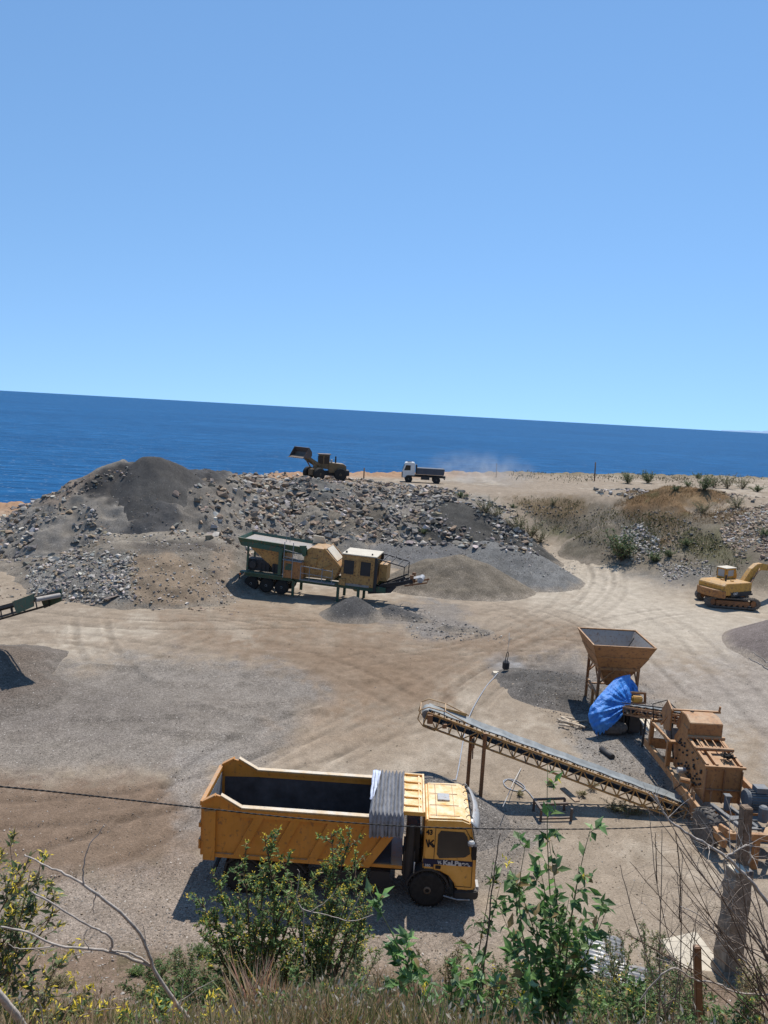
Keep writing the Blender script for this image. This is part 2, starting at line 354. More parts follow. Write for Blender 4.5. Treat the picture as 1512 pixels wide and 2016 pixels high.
H_p = HP('discharge_heap', [[tuple(at(697, 1174, 1.35))], [tuple(at(770, 1190, .75)), tuple(at(830, 1212, .3))], [tuple(at(880, 1232, .25)), tuple(at(960, 1240, .15))]], .66, .10, world=True, wtop=.3)
H_right = HP('right_gravel_heap', [[(30.5, 49.5, 3.3), (34, 50, 3.3)]], .55, .12, world=True)
H_cab = HP('conveyor_heap', [[(2.1, 27.0, 1.2), (3.1, 26.0, 1.05)]], .58, .05, world=True, wtop=.3)
H_hop = HP('low_stone_heap', [[(8.6, 41.3, .35), (10.3, 40.6, .45)], [(9.2, 39.4, .4), (10.2, 38.6, .35)]], .24, .14, world=True, wtop=.6)
H_left = HP('left_gravel_heap', [[(-20.5, 36.3, 1.4), (-18.5, 35.2, .7)]], .26, .14, world=True)

def poly_mask(px, py, poly, soft, warp=0, seed=61):
    if warp:
        px = px + warp*fbm(px, py, .011, 4, seed); py = py + warp*.5*fbm(px, py, .016, 4, seed+7)
    P = np.array(poly, float); n = len(P); d = np.full(px.shape, 1e18); s = np.zeros(px.shape, bool)
    for i in range(n):
        a = P[i]; b = P[(i+1) % n]; e = b-a; wx = px-a[0]; wy = py-a[1]
        t = np.clip((wx*e[0]+wy*e[1])/(e@e), 0, 1); d = np.minimum(d, (wx-t*e[0])**2+(wy-t*e[1])**2)
        c = (a[1] > py) != (b[1] > py)
        with np.errstate(divide='ignore', invalid='ignore'): xi = (b[0]-a[0])*(py-a[1])/(b[1]-a[1]+1e-12)+a[0]
        s ^= c & (px < xi)
    d = np.sqrt(d)*np.where(s, 1, -1); return sstep(d, -soft, soft)
def lerp(c, k, m): return c*(1-m[:, None]) + np.array(k)*m[:, None]
SAND = (.280, .224, .166); SANDL = (.40, .342, .268); GRAV = (.188, .166, .143); GRAVP = (.215, .176, .145); BROWN = (.135, .086, .056); DARK = (.055, .052, .050)
ORANGE = (.36, .21, .12); DRY = (.20, .125, .065); GREENG = (.07, .085, .03); GREYR = (.185, .168, .145)

tracks_px = [
 [(250, 1190), (500, 1213), (700, 1258), (900, 1290), (1010, 1290)], [(380, 1192), (600, 1203), (800, 1240), (960, 1243), (1150, 1255)],
 [(560, 1290), (760, 1300), (940, 1275), (1110, 1200), (1150, 1120)], [(880, 1400), (960, 1330), (1100, 1255), (1300, 1195), (1500, 1210)],
 [(800, 1172), (950, 1172), (1100, 1215), (1300, 1262), (1520, 1345)], [(600, 1490), (760, 1400), (900, 1310), (1080, 1230), (1200, 1150), (1170, 1100)],
 [(900, 1160), (1060, 1182), (1200, 1245), (1350, 1400)], [(0, 1228), (200, 1215), (420, 1250), (640, 1300), (760, 1360)], [(180, 1235), (185, 1265), (215, 1310)],
 [(350, 1265), (420, 1240), (560, 1255), (800, 1330), (900, 1420)], [(930, 1250), (960, 1210), (1010, 1195), (1060, 1230)], [(0, 1262), (120, 1250), (300, 1280), (500, 1300)],
 [(0, 1205), (180, 1225), (380, 1232), (640, 1225), (860, 1255)], [(700, 1300), (800, 1275), (1000, 1255), (1250, 1225), (1500, 1240)],
 [(1140, 1120), (1230, 1160), (1350, 1240), (1520, 1420)], [(60, 1600), (330, 1580), (600, 1480), (820, 1420)], [(100, 1700), (300, 1640), (420, 1500), (640, 1400)], [(985, 1000), (1060, 1042), (1140, 1092)]]
def track_fields(x, y, px, py):
    depth = np.zeros(x.shape); dark = np.zeros(x.shape); sel = np.where((y > 20) & (y < 84) & (px > -300) & (px < 1800))[0]
    X = x[sel]; Y = y[sel]; D = np.zeros(X.shape); K = np.zeros(X.shape); r = random.Random(3)
    lines = []
    for tr in tracks_px:
        for rep in range(3 if len(tr) > 3 else 1):
            off = (r.uniform(-14, 14)*rep, r.uniform(-7, 7)*rep); pts = [at(a+off[0], b+off[1], 0) for a, b in tr]
            # smooth (Chaikin)
            for _ in range(2): pts = [pts[0]] + [q for a, b in zip(pts[:-1], pts[1:]) for q in (a*.75+b*.25, a*.25+b*.75)] + [pts[-1]]
            lines.append((pts, r.uniform(.4, 1)/(1+.5*rep)))
    for pts, st in lines:
        xs = [p.x for p in pts]; ys = [p.y for p in pts]
        bb = (X > min(xs)-2) & (X < max(xs)+2) & (Y > min(ys)-2) & (Y < max(ys)+2); ii = np.where(bb)[0]; x_ = X[ii]; y_ = Y[ii]
        best = np.full(x_.shape, 1e9); lat = np.zeros(x_.shape); al = np.zeros(x_.shape); acc = 0
        for a, b in zip(pts[:-1], pts[1:]):
            ex, ey = b.x-a.x, b.y-a.y; l = math.hypot(ex, ey)+1e-9; t = np.clip(((x_-a.x)*ex+(y_-a.y)*ey)/l/l, 0, 1)
            dx = x_-a.x-t*ex; dy = y_-a.y-t*ey; d = dx*dx+dy*dy; m = d < best; best = np.where(m, d, best)
            lat = np.where(m, (ex*dy-ey*dx)/l, lat); al = np.where(m, acc+t*l, al); acc += l
        lat = np.abs(lat); on = np.exp(-((lat-.95)/.24)**4); berm = np.exp(-((lat-.95-.36)/.11)**2)+np.exp(-((lat-.95+.36)/.11)**2)
        tread = .5+.5*np.sin(al*2*math.pi/.28+lat*5)
        fade = st*sstep(vnoise(al*.21, lat*0, int(st*999)), .22, .55)
        D[ii] += fade*(-.045*on*(.75+.25*tread) + .03*berm); K[ii] += fade*(on*(.35+.35*tread) - .35*berm)
    for wr in ([(268, 1316), (310, 1345), (420, 1352), (545, 1342)], [(340, 1384), (400, 1392), (460, 1408), (520, 1418)], [(150, 1415), (250, 1418), (370, 1410)], [(180, 1312), (280, 1318), (400, 1308)], [(600, 1378), (500, 1390), (380, 1386)], [(290, 1436), (380, 1446), (500, 1450)], [(480, 1330), (620, 1322)], [(640, 1346), (760, 1340)], [(560, 1405), (640, 1400)], [(1000, 1300), (1080, 1290), (1180, 1300)], [(1010, 1350), (1060, 1372), (1100, 1380)]):
        pts = [at(a, b, 0) for a, b in wr]; best = np.full(X.shape, 1e9)
        for a, b in zip(pts[:-1], pts[1:]):
            ex, ey = b.x-a.x, b.y-a.y; l2 = ex*ex+ey*ey; t = np.clip(((X-a.x)*ex+(Y-a.y)*ey)/l2, 0, 1); best = np.minimum(best, (X-a.x-t*ex)**2+(Y-a.y-t*ey)**2)
        g = np.exp(-best/.05); D += .20*g*(.6+.8*vnoise(X*2, Y*2, 5)); K += .55*g*vnoise(X*1.3, Y*1.3, 6)  # last term darkens the windrows, their ridge shade put into the colour
    depth[sel] = np.clip(D, -.12, .16); dark[sel] = K
    return depth, dark

def ground_colors(x, y, z, px, py, dark):
    n = x.size; nz = fbm(x, y, .5, 4, 71); nf = fbm(x, y, 2.6, 3, 73); nb = fbm(x, y, .09, 4, 72)
    c = np.tile(np.array(SAND), (n, 1)); sp = np.full(n, .3)
    c = lerp(c, SANDL, sstep(nb+.5*nz+.35*nf, -.1, .6)*.8)
    c = lerp(c, SANDL, poly_mask(px, py, [(860, 1150), (1150, 1090), (1400, 1180), (1560, 1190), (1560, 1300), (1280, 1280), (1100, 1190)], 50, 40)*.95)
    c = lerp(c, (.25, .185, .125), sstep(nb*1.2-.6*nz, .1, .8)*.35*(y > 19))
    def G(poly, k, soft=22, warp=60, col=GRAV, s=1.0):
        nonlocal c, sp
        m = poly_mask(px, py, poly, soft*2.0, warp); m = np.clip(m + m*(1-m)*3.6*(nz+.9*nf), 0, 1)*k*(.86+.3*nb)
        m = np.clip(m, 0, 1); c = lerp(c, col, m); sp = sp*(1-m)+s*m
    G([(360, 1235), (700, 1240), (1150, 1250), (1160, 1300), (980, 1300), (900, 1380), (700, 1440), (560, 1340), (380, 1280)], .85, 34, 90, (.185, .125, .08), .25)
    G([(-150, 1335), (60, 1310), (330, 1290), (560, 1308), (650, 1370), (580, 1440), (520, 1510), (350, 1535), (120, 1520), (-150, 1520)], .95, 18, 40)
    G([(-150, 1380), (150, 1340), (420, 1400), (300, 1440), (-150, 1480)], .55, 30, 60, (.125, .105, .09), 1)
    G([(-150, 1545), (100, 1525), (330, 1525), (430, 1560), (400, 1690), (250, 1725), (-150, 1760)], .92, 22, 60, BROWN, .45)
    G([(520, 1440), (720, 1410), (840, 1440), (800, 1480), (560, 1500)], .4, 25, 60, (.24, .165, .105), .3)
    G([(335, 1500), (430, 1490), (400, 1660), (345, 1650)], .8, 18, 50, (.235, .21, .185))
    G([(-150, 1770), (200, 1720), (420, 1670), (930, 1770), (980, 1850), (800, 1905), (100, 1900), (-150, 1860)], .9, 18, 50, GRAVP)
    G([(-150, 1860), (80, 1860), (60, 1960), (-150, 1960)], .8, 18, 50, (.19, .105, .06), .2)
    G([(925, 1555), (1070, 1635), (1010, 1730), (890, 1760)], .9, 14, 30, (.15, .135, .12))
    G([(1210, 1390), (1260, 1320), (1380, 1300), (1520, 1260), (1600, 1300), (1600, 1580), (1430, 1460), (1300, 1410)], .55, 30, 60, (.23, .205, .185), .8)
    G([(990, 1300), (1130, 1285), (1290, 1350), (1330, 1420), (1310, 1580), (1180, 1505), (1100, 1420), (1120, 1400), (1030, 1360)], .92, 14, 30, (.175, .16, .145))
    G([(1020, 1330), (1080, 1305), (1150, 1330), (1150, 1385), (1080, 1375)], .85, 12, 30, (.062, .054, .048), .9)
    G([(960, 1300), (1010, 1295), (1030, 1325), (980, 1335)], .6, 8, 14, (.25, .25, .25), .1)
    G([(740, 1190), (900, 1190), (960, 1240), (840, 1250), (760, 1225)], .8, 10, 24, (.15, .145, .14))
    G([(440, 1190), (640, 1200), (760, 1240), (560, 1235)], .35, 14, 40, (.24, .17, .11), .3)
    # tracks, plus painted windrow shade
    k = np.clip(dark, -1, 1)*sstep(y, 19, 24); c = c*(1-.33*np.clip(k, 0, 1))[:, None]; c = c*(1+.30*np.clip(-k, 0, 1))[:, None]
    # the slope under the camera
    sl_ = sstep(-y, -19.2, -17.2); c = lerp(c, (.165, .115, .08), sl_*.9); sp = sp*(1-sl_)+.7*sl_
    c = lerp(c, (.07, .065, .03), sl_*sstep(nz+nf*.4, -.1, .5)*.55*(px > 230))
    # far ground
    fl = sstep(y, 70, 80)
    e = edgeY(x, y); c = lerp(c, ORANGE, sstep(y-e, -9, -2)*sstep(-x/np.maximum(y, 1), -.25, .02)*.85)
    c = lerp(c, (.14, .115, .06), sstep(y-e, -5, -1)*sstep(x/np.maximum(y, 1), .08, .2)*.8)
    G([(470, 955), (700, 958), (860, 968), (960, 985), (1010, 1040), (1060, 1110), (900, 1110), (480, 1120)], .95, 8, 20, GREYR)
    G([(985, 990), (1100, 985), (1220, 990), (1330, 1010), (1560, 1010), (1560, 1170), (1380, 1150), (1260, 1130), (1170, 1100), (1090, 1060), (1040, 1025)], .95, 8, 24, (.135, .115, .085), .8)
    G([(990, 985), (1120, 975), (1170, 1000), (1100, 1030), (1030, 1012)], .8, 8, 24, (.15, .10, .05), .5)
    G([(1060, 1035), (1160, 1060), (1210, 1100), (1180, 1105), (1090, 1060)], .7, 8, 20, (.10, .10, .045), .5)
    G([(1190, 1040), (1290, 1050), (1300, 1105), (1240, 1090)], .45, 8, 20, (.30, .29, .27), 1)
    G([(1290, 1030), (1420, 1050), (1480, 1100), (1400, 1110), (1300, 1070)], .7, 10, 20, (.085, .085, .035), .6)
    G([(1230, 1130), (1400, 1115), (1400, 1145), (1330, 1160)], .8, 8, 20, (.16, .15, .135), .8)
    c = c*(1+.10*nf[:, None])
    return np.clip(np.c_[c, sp], 0, 1)

def earth():
    m, nt, b = mat('earth'); a = N(nt, 'ShaderNodeAttribute', attribute_name='col'); tc = N(nt, 'ShaderNodeTexCoord').outputs['Object']
    c = a.outputs['Color']; k = a.outputs['Alpha']
    def vor(scale, lo, hi, fac):
        v = N(nt, 'ShaderNodeTexVoronoi'); v.inputs['Scale'].default_value = scale; L(nt, tc, v.inputs['Vector'])
        s = N(nt, 'ShaderNodeSeparateColor'); L(nt, v.outputs['Color'], s.inputs[0])
        mr = N(nt, 'ShaderNodeMapRange'); L(nt, s.outputs[0], mr.inputs[0]); mr.inputs[3].default_value = lo; mr.inputs[4].default_value = hi
        return mr.outputs[0], v, s
    g1, v1, s1 = vor(17, .74, 1.3, 1); g2, v2, _ = vor(42, .6, 1.45, 1)
    m1 = math_(nt, 'MULTIPLY', g1, g2)
    n0 = noise(nt, 1.1, 8, .7, tc); n1 = noise(nt, 16, 5, .7, tc)
    base = mix(nt, 1.0, c, ramp(nt, n0, .3, .72, (.78, .77, .75, 1), (1.2, 1.2, 1.2, 1)), 'MULTIPLY')
    base = mix(nt, 1.0, base, ramp(nt, n1, .25, .75, (.8, .8, .8, 1), (1.18, 1.18, 1.18, 1)), 'MULTIPLY')
    cc = N(nt, 'ShaderNodeCombineXYZ'); [L(nt, m1, cc.inputs[i]) for i in range(3)]
    base = mix(nt, k, base, mix(nt, 1.0, base, cc.outputs[0], 'MULTIPLY'))
    # scattered pale chips
    g3, v3, s3 = vor(5.0, 0, 1, 1)
    chip = math_(nt, 'MULTIPLY', math_(nt, 'GREATER_THAN', s3.outputs[1], .90), math_(nt, 'LESS_THAN', v3.outputs['Distance'], .15))
    base = mix(nt, math_(nt, 'MULTIPLY', chip, math_(nt, 'MULTIPLY', k, .9)), base, (.5, .46, .4))
    L(nt, base, b.inputs['Base Color']); b.inputs['Roughness'].default_value = .95; b.inputs['Specular IOR Level'].default_value = .1
    h = math_(nt, 'ADD', math_(nt, 'MULTIPLY', n1, .5), math_(nt, 'ADD', math_(nt, 'MULTIPLY', v1.outputs['Distance'], -.8), math_(nt, 'MULTIPLY', n0, 1.2)))
    bump(nt, b, h, .55, .05); return m
M['earth'] = earth()
def all_h(x, y):
    h = ground_h(x, y); b = h.copy()
    for hp in heaps:
        m = (x > hp.bb[0]) & (x < hp.bb[1]) & (y > hp.bb[2]) & (y < hp.bb[3])
        if m.any(): h[m] = np.maximum(h[m], hp.h(x[m], y[m]))
    return h, b
# ground grid: fan of rows, finer near the camera
nc, nr = 860, 700
tt = np.linspace(-1.0, 1.0, nc); tt = tt*(.62+.38*np.abs(tt)**1.5)
yy = np.exp(np.linspace(math.log(2.6), math.log(196), nr))-8
TT, YY = np.meshgrid(tt, yy); gx = (TT*(YY+9)).ravel(); gy = YY.ravel()
gz = ground_h(gx, gy)
gpx, gpy = projN(np.c_[gx, gy, gz]); dep, drk = track_fields(gx, gy, gpx, gpy); gz = gz+dep
near = (gy < 1.5); gpx[near] = -999; gpy[near] = 2200
gcol = ground_colors(gx, gy, gz, gpx, gpy, drk)
idx = np.arange(nc*nr).reshape(nr, nc); quads = np.stack([idx[:-1, :-1], idx[:-1, 1:], idx[1:, 1:], idx[1:, :-1]], -1).reshape(-1, 4)
gr = npmesh('ground', np.c_[gx, gy, gz], quads, M['earth'], True, {'col': gcol}); tag(gr, 'sandy quarry yard with gravel patches, tyre tracks and a raised plateau', None, None, 'structure')
print('ground', round(time.time()-T0, 1))

def heap_mesh(hp, res, label, cat, colfn, group=None, toecol=(.27, .225, .175)):
    xs = np.arange(hp.bb[0], hp.bb[1], res); ys = np.arange(hp.bb[2], hp.bb[3], res); X, Y = np.meshgrid(xs, ys); x = X.ravel(); y = Y.ravel()
    z = hp.h(x, y); g = ground_h(x, y, True); keep = z > g-.25
    px, py = projN(np.c_[x, y, z]); c = colfn(x, y, z, px, py); fn = fbm(x, y, 1.4, 4, 77); toe = sstep(-(z-g)+.35*fn, -.55, .05)*.8; c[:, :3] = lerp(c[:, :3], toecol, toe)
    id_ = np.arange(x.size).reshape(X.shape); q = np.stack([id_[:-1, :-1], id_[:-1, 1:], id_[1:, 1:], id_[1:, :-1]], -1).reshape(-1, 4)
    q = q[keep[q].all(1)]; used = np.unique(q); mp = np.full(x.size, -1); mp[used] = np.arange(used.size)
    o = npmesh(hp.name, np.c_[x, y, z][used], mp[q], M['earth'], True, {'col': c[used]}); return tag(o, label, cat, group)
def base_col(x, c, sp): return np.c_[np.tile(np.array(c), (x.size, 1)), np.full(x.size, sp)]
def zone(c, px, py, poly, col, k, soft=8, warp=20, s=None, nz=0):
    m = poly_mask(px, py, poly, soft, warp); m = np.clip(m + m*(1-m)*3.5*nz, 0, 1)*k
    c[:, :3] = lerp(c[:, :3], col, m)
    if s is not None: c[:, 3] = c[:, 3]*(1-m)+s*m
def strat(c, x, y, z, amp=.25): # tipped layers
    f = 1+amp*fbm(x+.5*y, z*5+x*.2, .5, 4, 81); c[:, :3] *= f[:, None]
def c_dark(x, y, z, px, py):
    nz = fbm(x, y, .7, 4, 91); c = base_col(x, (.19, .17, .145), .8)
    zone(c, px, py, [(235, 900), (300, 880), (450, 915), (450, 990), (330, 1050), (240, 1060), (270, 990), (250, 960)], (.075, .072, .07), .95, 10, 26, .45, nz)
    zone(c, px, py, [(170, 930), (250, 905), (270, 975), (200, 1000), (160, 970)], (.05, .047, .045), .9, 7, 18, .5, nz)  # shade of the scarp overhang painted as a dark zone
    zone(c, px, py, [(150, 985), (215, 980), (220, 1040), (110, 1060)], (.20, .175, .145), .8, 8, 20, .4, nz)
    zone(c, px, py, [(60, 990), (170, 925), (200, 925), (120, 1000)], (.19, .145, .11), .7, 6, 14, .8, nz)
    zone(c, px, py, [(355, 960), (480, 930), (500, 1080), (360, 1075)], (.19, .165, .135), .7, 10, 20, 1, nz)
    strat(c, x, y, z); return c
def c_bench(x, y, z, px, py):
    nz = fbm(x, y, .8, 4, 92); c = base_col(x, (.17, .145, .115), .7)
    zone(c, px, py, [(190, 1050), (440, 1040), (440, 1066), (220, 1070)], (.25, .215, .17), .9, 4, 8, .4, nz)
    zone(c, px, py, [(255, 1090), (330, 1085), (420, 1150), (440, 1190), (250, 1195)], (.235, .175, .12), .9, 9, 20, .5, nz)
    zone(c, px, py, [(60, 1110), (260, 1085), (265, 1190), (60, 1165)], (.20, .19, .17), .7, 9, 20, 1, nz)
    zone(c, px, py, [(410, 1070), (470, 1080), (470, 1190), (430, 1190)], (.22, .17, .125), .8, 9, 20, .7, nz)
    zone(c, px, py, [(260, 1068), (420, 1066), (430, 1085), (280, 1088)], (.11, .095, .08), .8, 5, 12, .8, nz)
    strat(c, x, y, z, .3); return c
def c_bank(x, y, z, px, py):
    nz = fbm(x, y, .6, 4, 93); c = base_col(x, GREYR, .8)
    zone(c, px, py, [(540, 960), (640, 990), (700, 1090), (560, 1080)], (.20, .175, .14), .8, 10, 30, .5, nz)
    zone(c, px, py, [(620, 985), (760, 1000), (760, 1060), (660, 1040)], (.12, .10, .075), .8, 10, 30, .8, nz)
    zone(c, px, py, [(560, 935), (640, 935), (700, 1000), (600, 985)], (.115, .11, .10), .8, 10, 20, .7, nz)
    strat(c, x, y, z, .35); return c
def cf_(col, sp, var=.2, sd=95):
    def f(x, y, z, px, py):
        c = base_col(x, col, sp); c[:, :3] *= (1+var*fbm(x, y, .9, 4, sd))[:, None]; return c
    return f
def c_mound(x, y, z, px, py):
    nz = fbm(x, y, .5, 4, 96); c = base_col(x, (.17, .105, .055), .5)
    c[:, :3] = lerp(c[:, :3], (.26, .18, .10), sstep(nz, 0, .5)*.6); c[:, :3] = lerp(c[:, :3], (.09, .085, .035), sstep(-nz, .1, .5)*.6)
    zone(c, px, py, [(1160, 1000), (1350, 1005), (1450, 1040), (1450, 1090), (1200, 1040)], (.10, .085, .06), .6, 10, 30, .8, nz); zone(c, px, py, [(1080, 1030), (1250, 1020), (1300, 1060), (1250, 1140), (1080, 1130)], (.135, .118, .09), .9, 14, 30, .8, nz); return c
heap_mesh(H_dark, .2, 'large dark spoil heap on the left, its peak rising against the sea', 'spoil heap', c_dark)
heap_mesh(H_bench, .16, 'low tan heap with a flat top and white rubble spill before the dark heap', 'spoil heap', c_bench)
heap_mesh(H_bank, .2, 'grey rubble bank falling from the plateau edge behind the mobile crusher', 'rubble bank', c_bank)
heap_mesh(H_cone, .16, 'dark pointed cone of grey spoil forming the peak of the left heaps', 'spoil heap', lambda x, y, z, px, py: (lambda c: (zone(c, px, py, [(250, 940), (330, 930), (420, 960), (420, 1020), (260, 1020)], (.10, .092, .082), .7, 12, 30, .6, fbm(x, y, .7, 4, 99)), c)[1])(base_col(x, (.078, .072, .066), .55)))
heap_mesh(H_c, .2, 'dark gravel heap with boulders at its foot, left of the ramp', 'gravel heap', cf_((.075, .07, .062), .9, .3))
heap_mesh(H_g1, .16, 'long grey gravel heap at the foot of the rubble bank', 'gravel heap', cf_((.155, .148, .14), .9))
heap_mesh(H_g2, .14, 'sandy brown gravel heap right of the mobile crusher', 'gravel heap', cf_((.165, .138, .105), 1, .35))
heap_mesh(H_g3, .14, 'grey crushed stone heap beside the bottom of the ramp', 'gravel heap', cf_((.16, .155, .145), 1))
heap_mesh(H_m, .25, 'rounded mound covered in dry brown grass beyond the excavator', 'mound', c_mound)
heap_mesh(H_r, .25, 'slope of pinkish broken rubble at the right edge behind the excavator', 'rubble slope', cf_((.30, .22, .17), .9, .3))
heap_mesh(H_p, .07, 'small grey heap below the discharge end of the mobile crusher', 'gravel heap', cf_((.085, .08, .075), .9))
heap_mesh(H_right, .12, 'smooth gravel heap cut by the right edge of the photo', 'gravel heap', cf_((.17, .14, .125), .9, .12))
heap_mesh(H_cab, .05, 'grey gravel heap under the raised end of the long conveyor, behind the truck cab', 'gravel heap', cf_((.15, .135, .12), 1), toecol=(.17, .15, .13))
heap_mesh(H_hop, .06, 'low dark heap of wet crushed stone beside the hopper legs', 'stone heap', cf_((.085, .078, .07), 1, .5), toecol=(.14, .125, .11))
heap_mesh(H_left, .08, 'brown gravel heap at the left edge beneath the green conveyor', 'gravel heap', cf_((.13, .105, .085), 1, .25), toecol=(.15, .13, .11))
print('heaps', round(time.time()-T0, 1))

# ------------------------------------------------------------------ sea and far coast
def sea():
    m, nt, b = mat('sea_water'); tc = N(nt, 'ShaderNodeTexCoord').outputs['Object']
    mp = N(nt, 'ShaderNodeMapping'); mp.inputs['Scale'].default_value = (.045, .16, .1); L(nt, tc, mp.inputs[0])
    n1 = noise(nt, 1, 8, .62, mp.outputs[0]); mp2 = N(nt, 'ShaderNodeMapping'); mp2.inputs['Scale'].default_value = (.0022, .006, .01); L(nt, tc, mp2.inputs[0])
    n2 = noise(nt, 1, 4, .5, mp2.outputs[0])
    c = mix(nt, ramp(nt, n2, .35, .65), (.010, .080, .200), (.017, .112, .265))
    c = mix(nt, ramp(nt, n1, .38, .62), [.005, .048, .130], c)  # streaks and glints on the waves painted as colour contrast
    foam_glint = ramp(nt, noise(nt, 5.5, 3, .6, mp.outputs[0]), .655, .70)  # whitecaps, with some sun glints painted into the same pale specks
    c = mix(nt, math_(nt, 'MULTIPLY', foam_glint, .7), c, (.45, .52, .6))
    L(nt, c, b.inputs['Base Color']); b.inputs['Roughness'].default_value = .38; b.inputs['Specular IOR Level'].default_value = .08; b.inputs['IOR'].default_value = 1.2
    bump(nt, b, n1, .7, 1.2); return m
rr = [70, 150, 300, 700, 2000, 6000, 20000, 70000]; vs = []; qs = []
for i, r_ in enumerate(rr):
    for k in range(97): a = math.pi*(-.15+1.3*k/96); vs.append((r_*math.cos(a), r_*math.sin(a), -18))
for i in range(len(rr)-1):
    for k in range(96): qs.append((i*97+k, i*97+k+1, (i+1)*97+k+1, (i+1)*97+k))
tag(npmesh('sea', vs, qs, sea(), True), 'deep blue sea reaching to the horizon', None, None, 'structure')
hm, nt, b = mat('far_hills'); b.inputs['Base Color'].default_value = (.23, .33, .46, 1); b.inputs['Roughness'].default_value = 1; b.inputs['Specular IOR Level'].default_value = 0  # blue-grey base colour stands in for haze over the distant hills
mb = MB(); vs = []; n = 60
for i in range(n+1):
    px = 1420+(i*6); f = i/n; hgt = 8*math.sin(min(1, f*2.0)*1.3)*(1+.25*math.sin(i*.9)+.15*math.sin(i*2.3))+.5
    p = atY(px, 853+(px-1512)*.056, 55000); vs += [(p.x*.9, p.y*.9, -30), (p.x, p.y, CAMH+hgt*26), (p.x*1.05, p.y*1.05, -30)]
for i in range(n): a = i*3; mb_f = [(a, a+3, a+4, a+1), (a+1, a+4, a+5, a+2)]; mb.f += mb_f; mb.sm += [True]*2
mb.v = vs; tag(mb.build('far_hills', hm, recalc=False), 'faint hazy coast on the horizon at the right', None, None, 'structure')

# ------------------------------------------------------------------ rocks
import bmesh
def hull_template(seed, flat=.75, n=13):
    r = random.Random(seed); bm = bmesh.new()
    for _ in range(n):
        v = Vector((r.gauss(0, 1), r.gauss(0, 1), r.gauss(0, 1))).normalized(); v = Vector((v.x*1.0, v.y*r.uniform(.7, .9), v.z*flat)); bm.verts.new(v*r.uniform(.85, 1.1))
    bmesh.ops.convex_hull(bm, input=bm.verts); bmesh.ops.delete(bm, geom=[v for v in bm.verts if not v.link_faces], context='VERTS')
    bmesh.ops.triangulate(bm, faces=bm.faces[:]); bm.verts.index_update()
    vs = np.array([v.co[:] for v in bm.verts]); fs = np.array([[v.index for v in f.verts] for f in bm.faces]); bm.free(); return vs*.5, fs
TPL = [hull_template(i, [.85, .6, .45][i % 3], 9+i % 6) for i in range(15)]
def rocks(name, P, S, Cc, m, sink=.15):
    Vs = []; Fs = []; Cs = []; o = 0
    for k in range(len(TPL)):
        ii = np.arange(len(P))[k::len(TPL)]; tv, tf = TPL[k]
        if not len(ii): continue
        n = len(ii); a = rng.uniform(0, 6.28, n); ti = rng.normal(0, .45, n); ca, sa, ct, st = np.cos(a), np.sin(a), np.cos(ti), np.sin(ti)
        v = tv[None]*S[ii][:, None, None]*rng.uniform(.75, 1.3, (n, 1, 3))
        x, y, z = v[..., 0], v[..., 1]*ct[:, None]-v[..., 2]*st[:, None], v[..., 1]*st[:, None]+v[..., 2]*ct[:, None]
        X = x*ca[:, None]-y*sa[:, None]; Y = x*sa[:, None]+y*ca[:, None]
        v = np.stack([X, Y, z], -1)+P[ii][:, None, :]; v[..., 2] += (S[ii]*sink*rng.uniform(-1, 1, n))[:, None]
        Vs.append(v.reshape(-1, 3)); Fs.append((tf[None]+(o+np.arange(n)*len(tv))[:, None, None]).reshape(-1, 3)); o += n*len(tv)
        Cs.append(np.repeat(np.c_[Cc[ii], np.ones(n)], len(tv), 0))
    return npmesh(name, np.concatenate(Vs), np.concatenate(Fs), m, False, {'col': np.concatenate(Cs)})
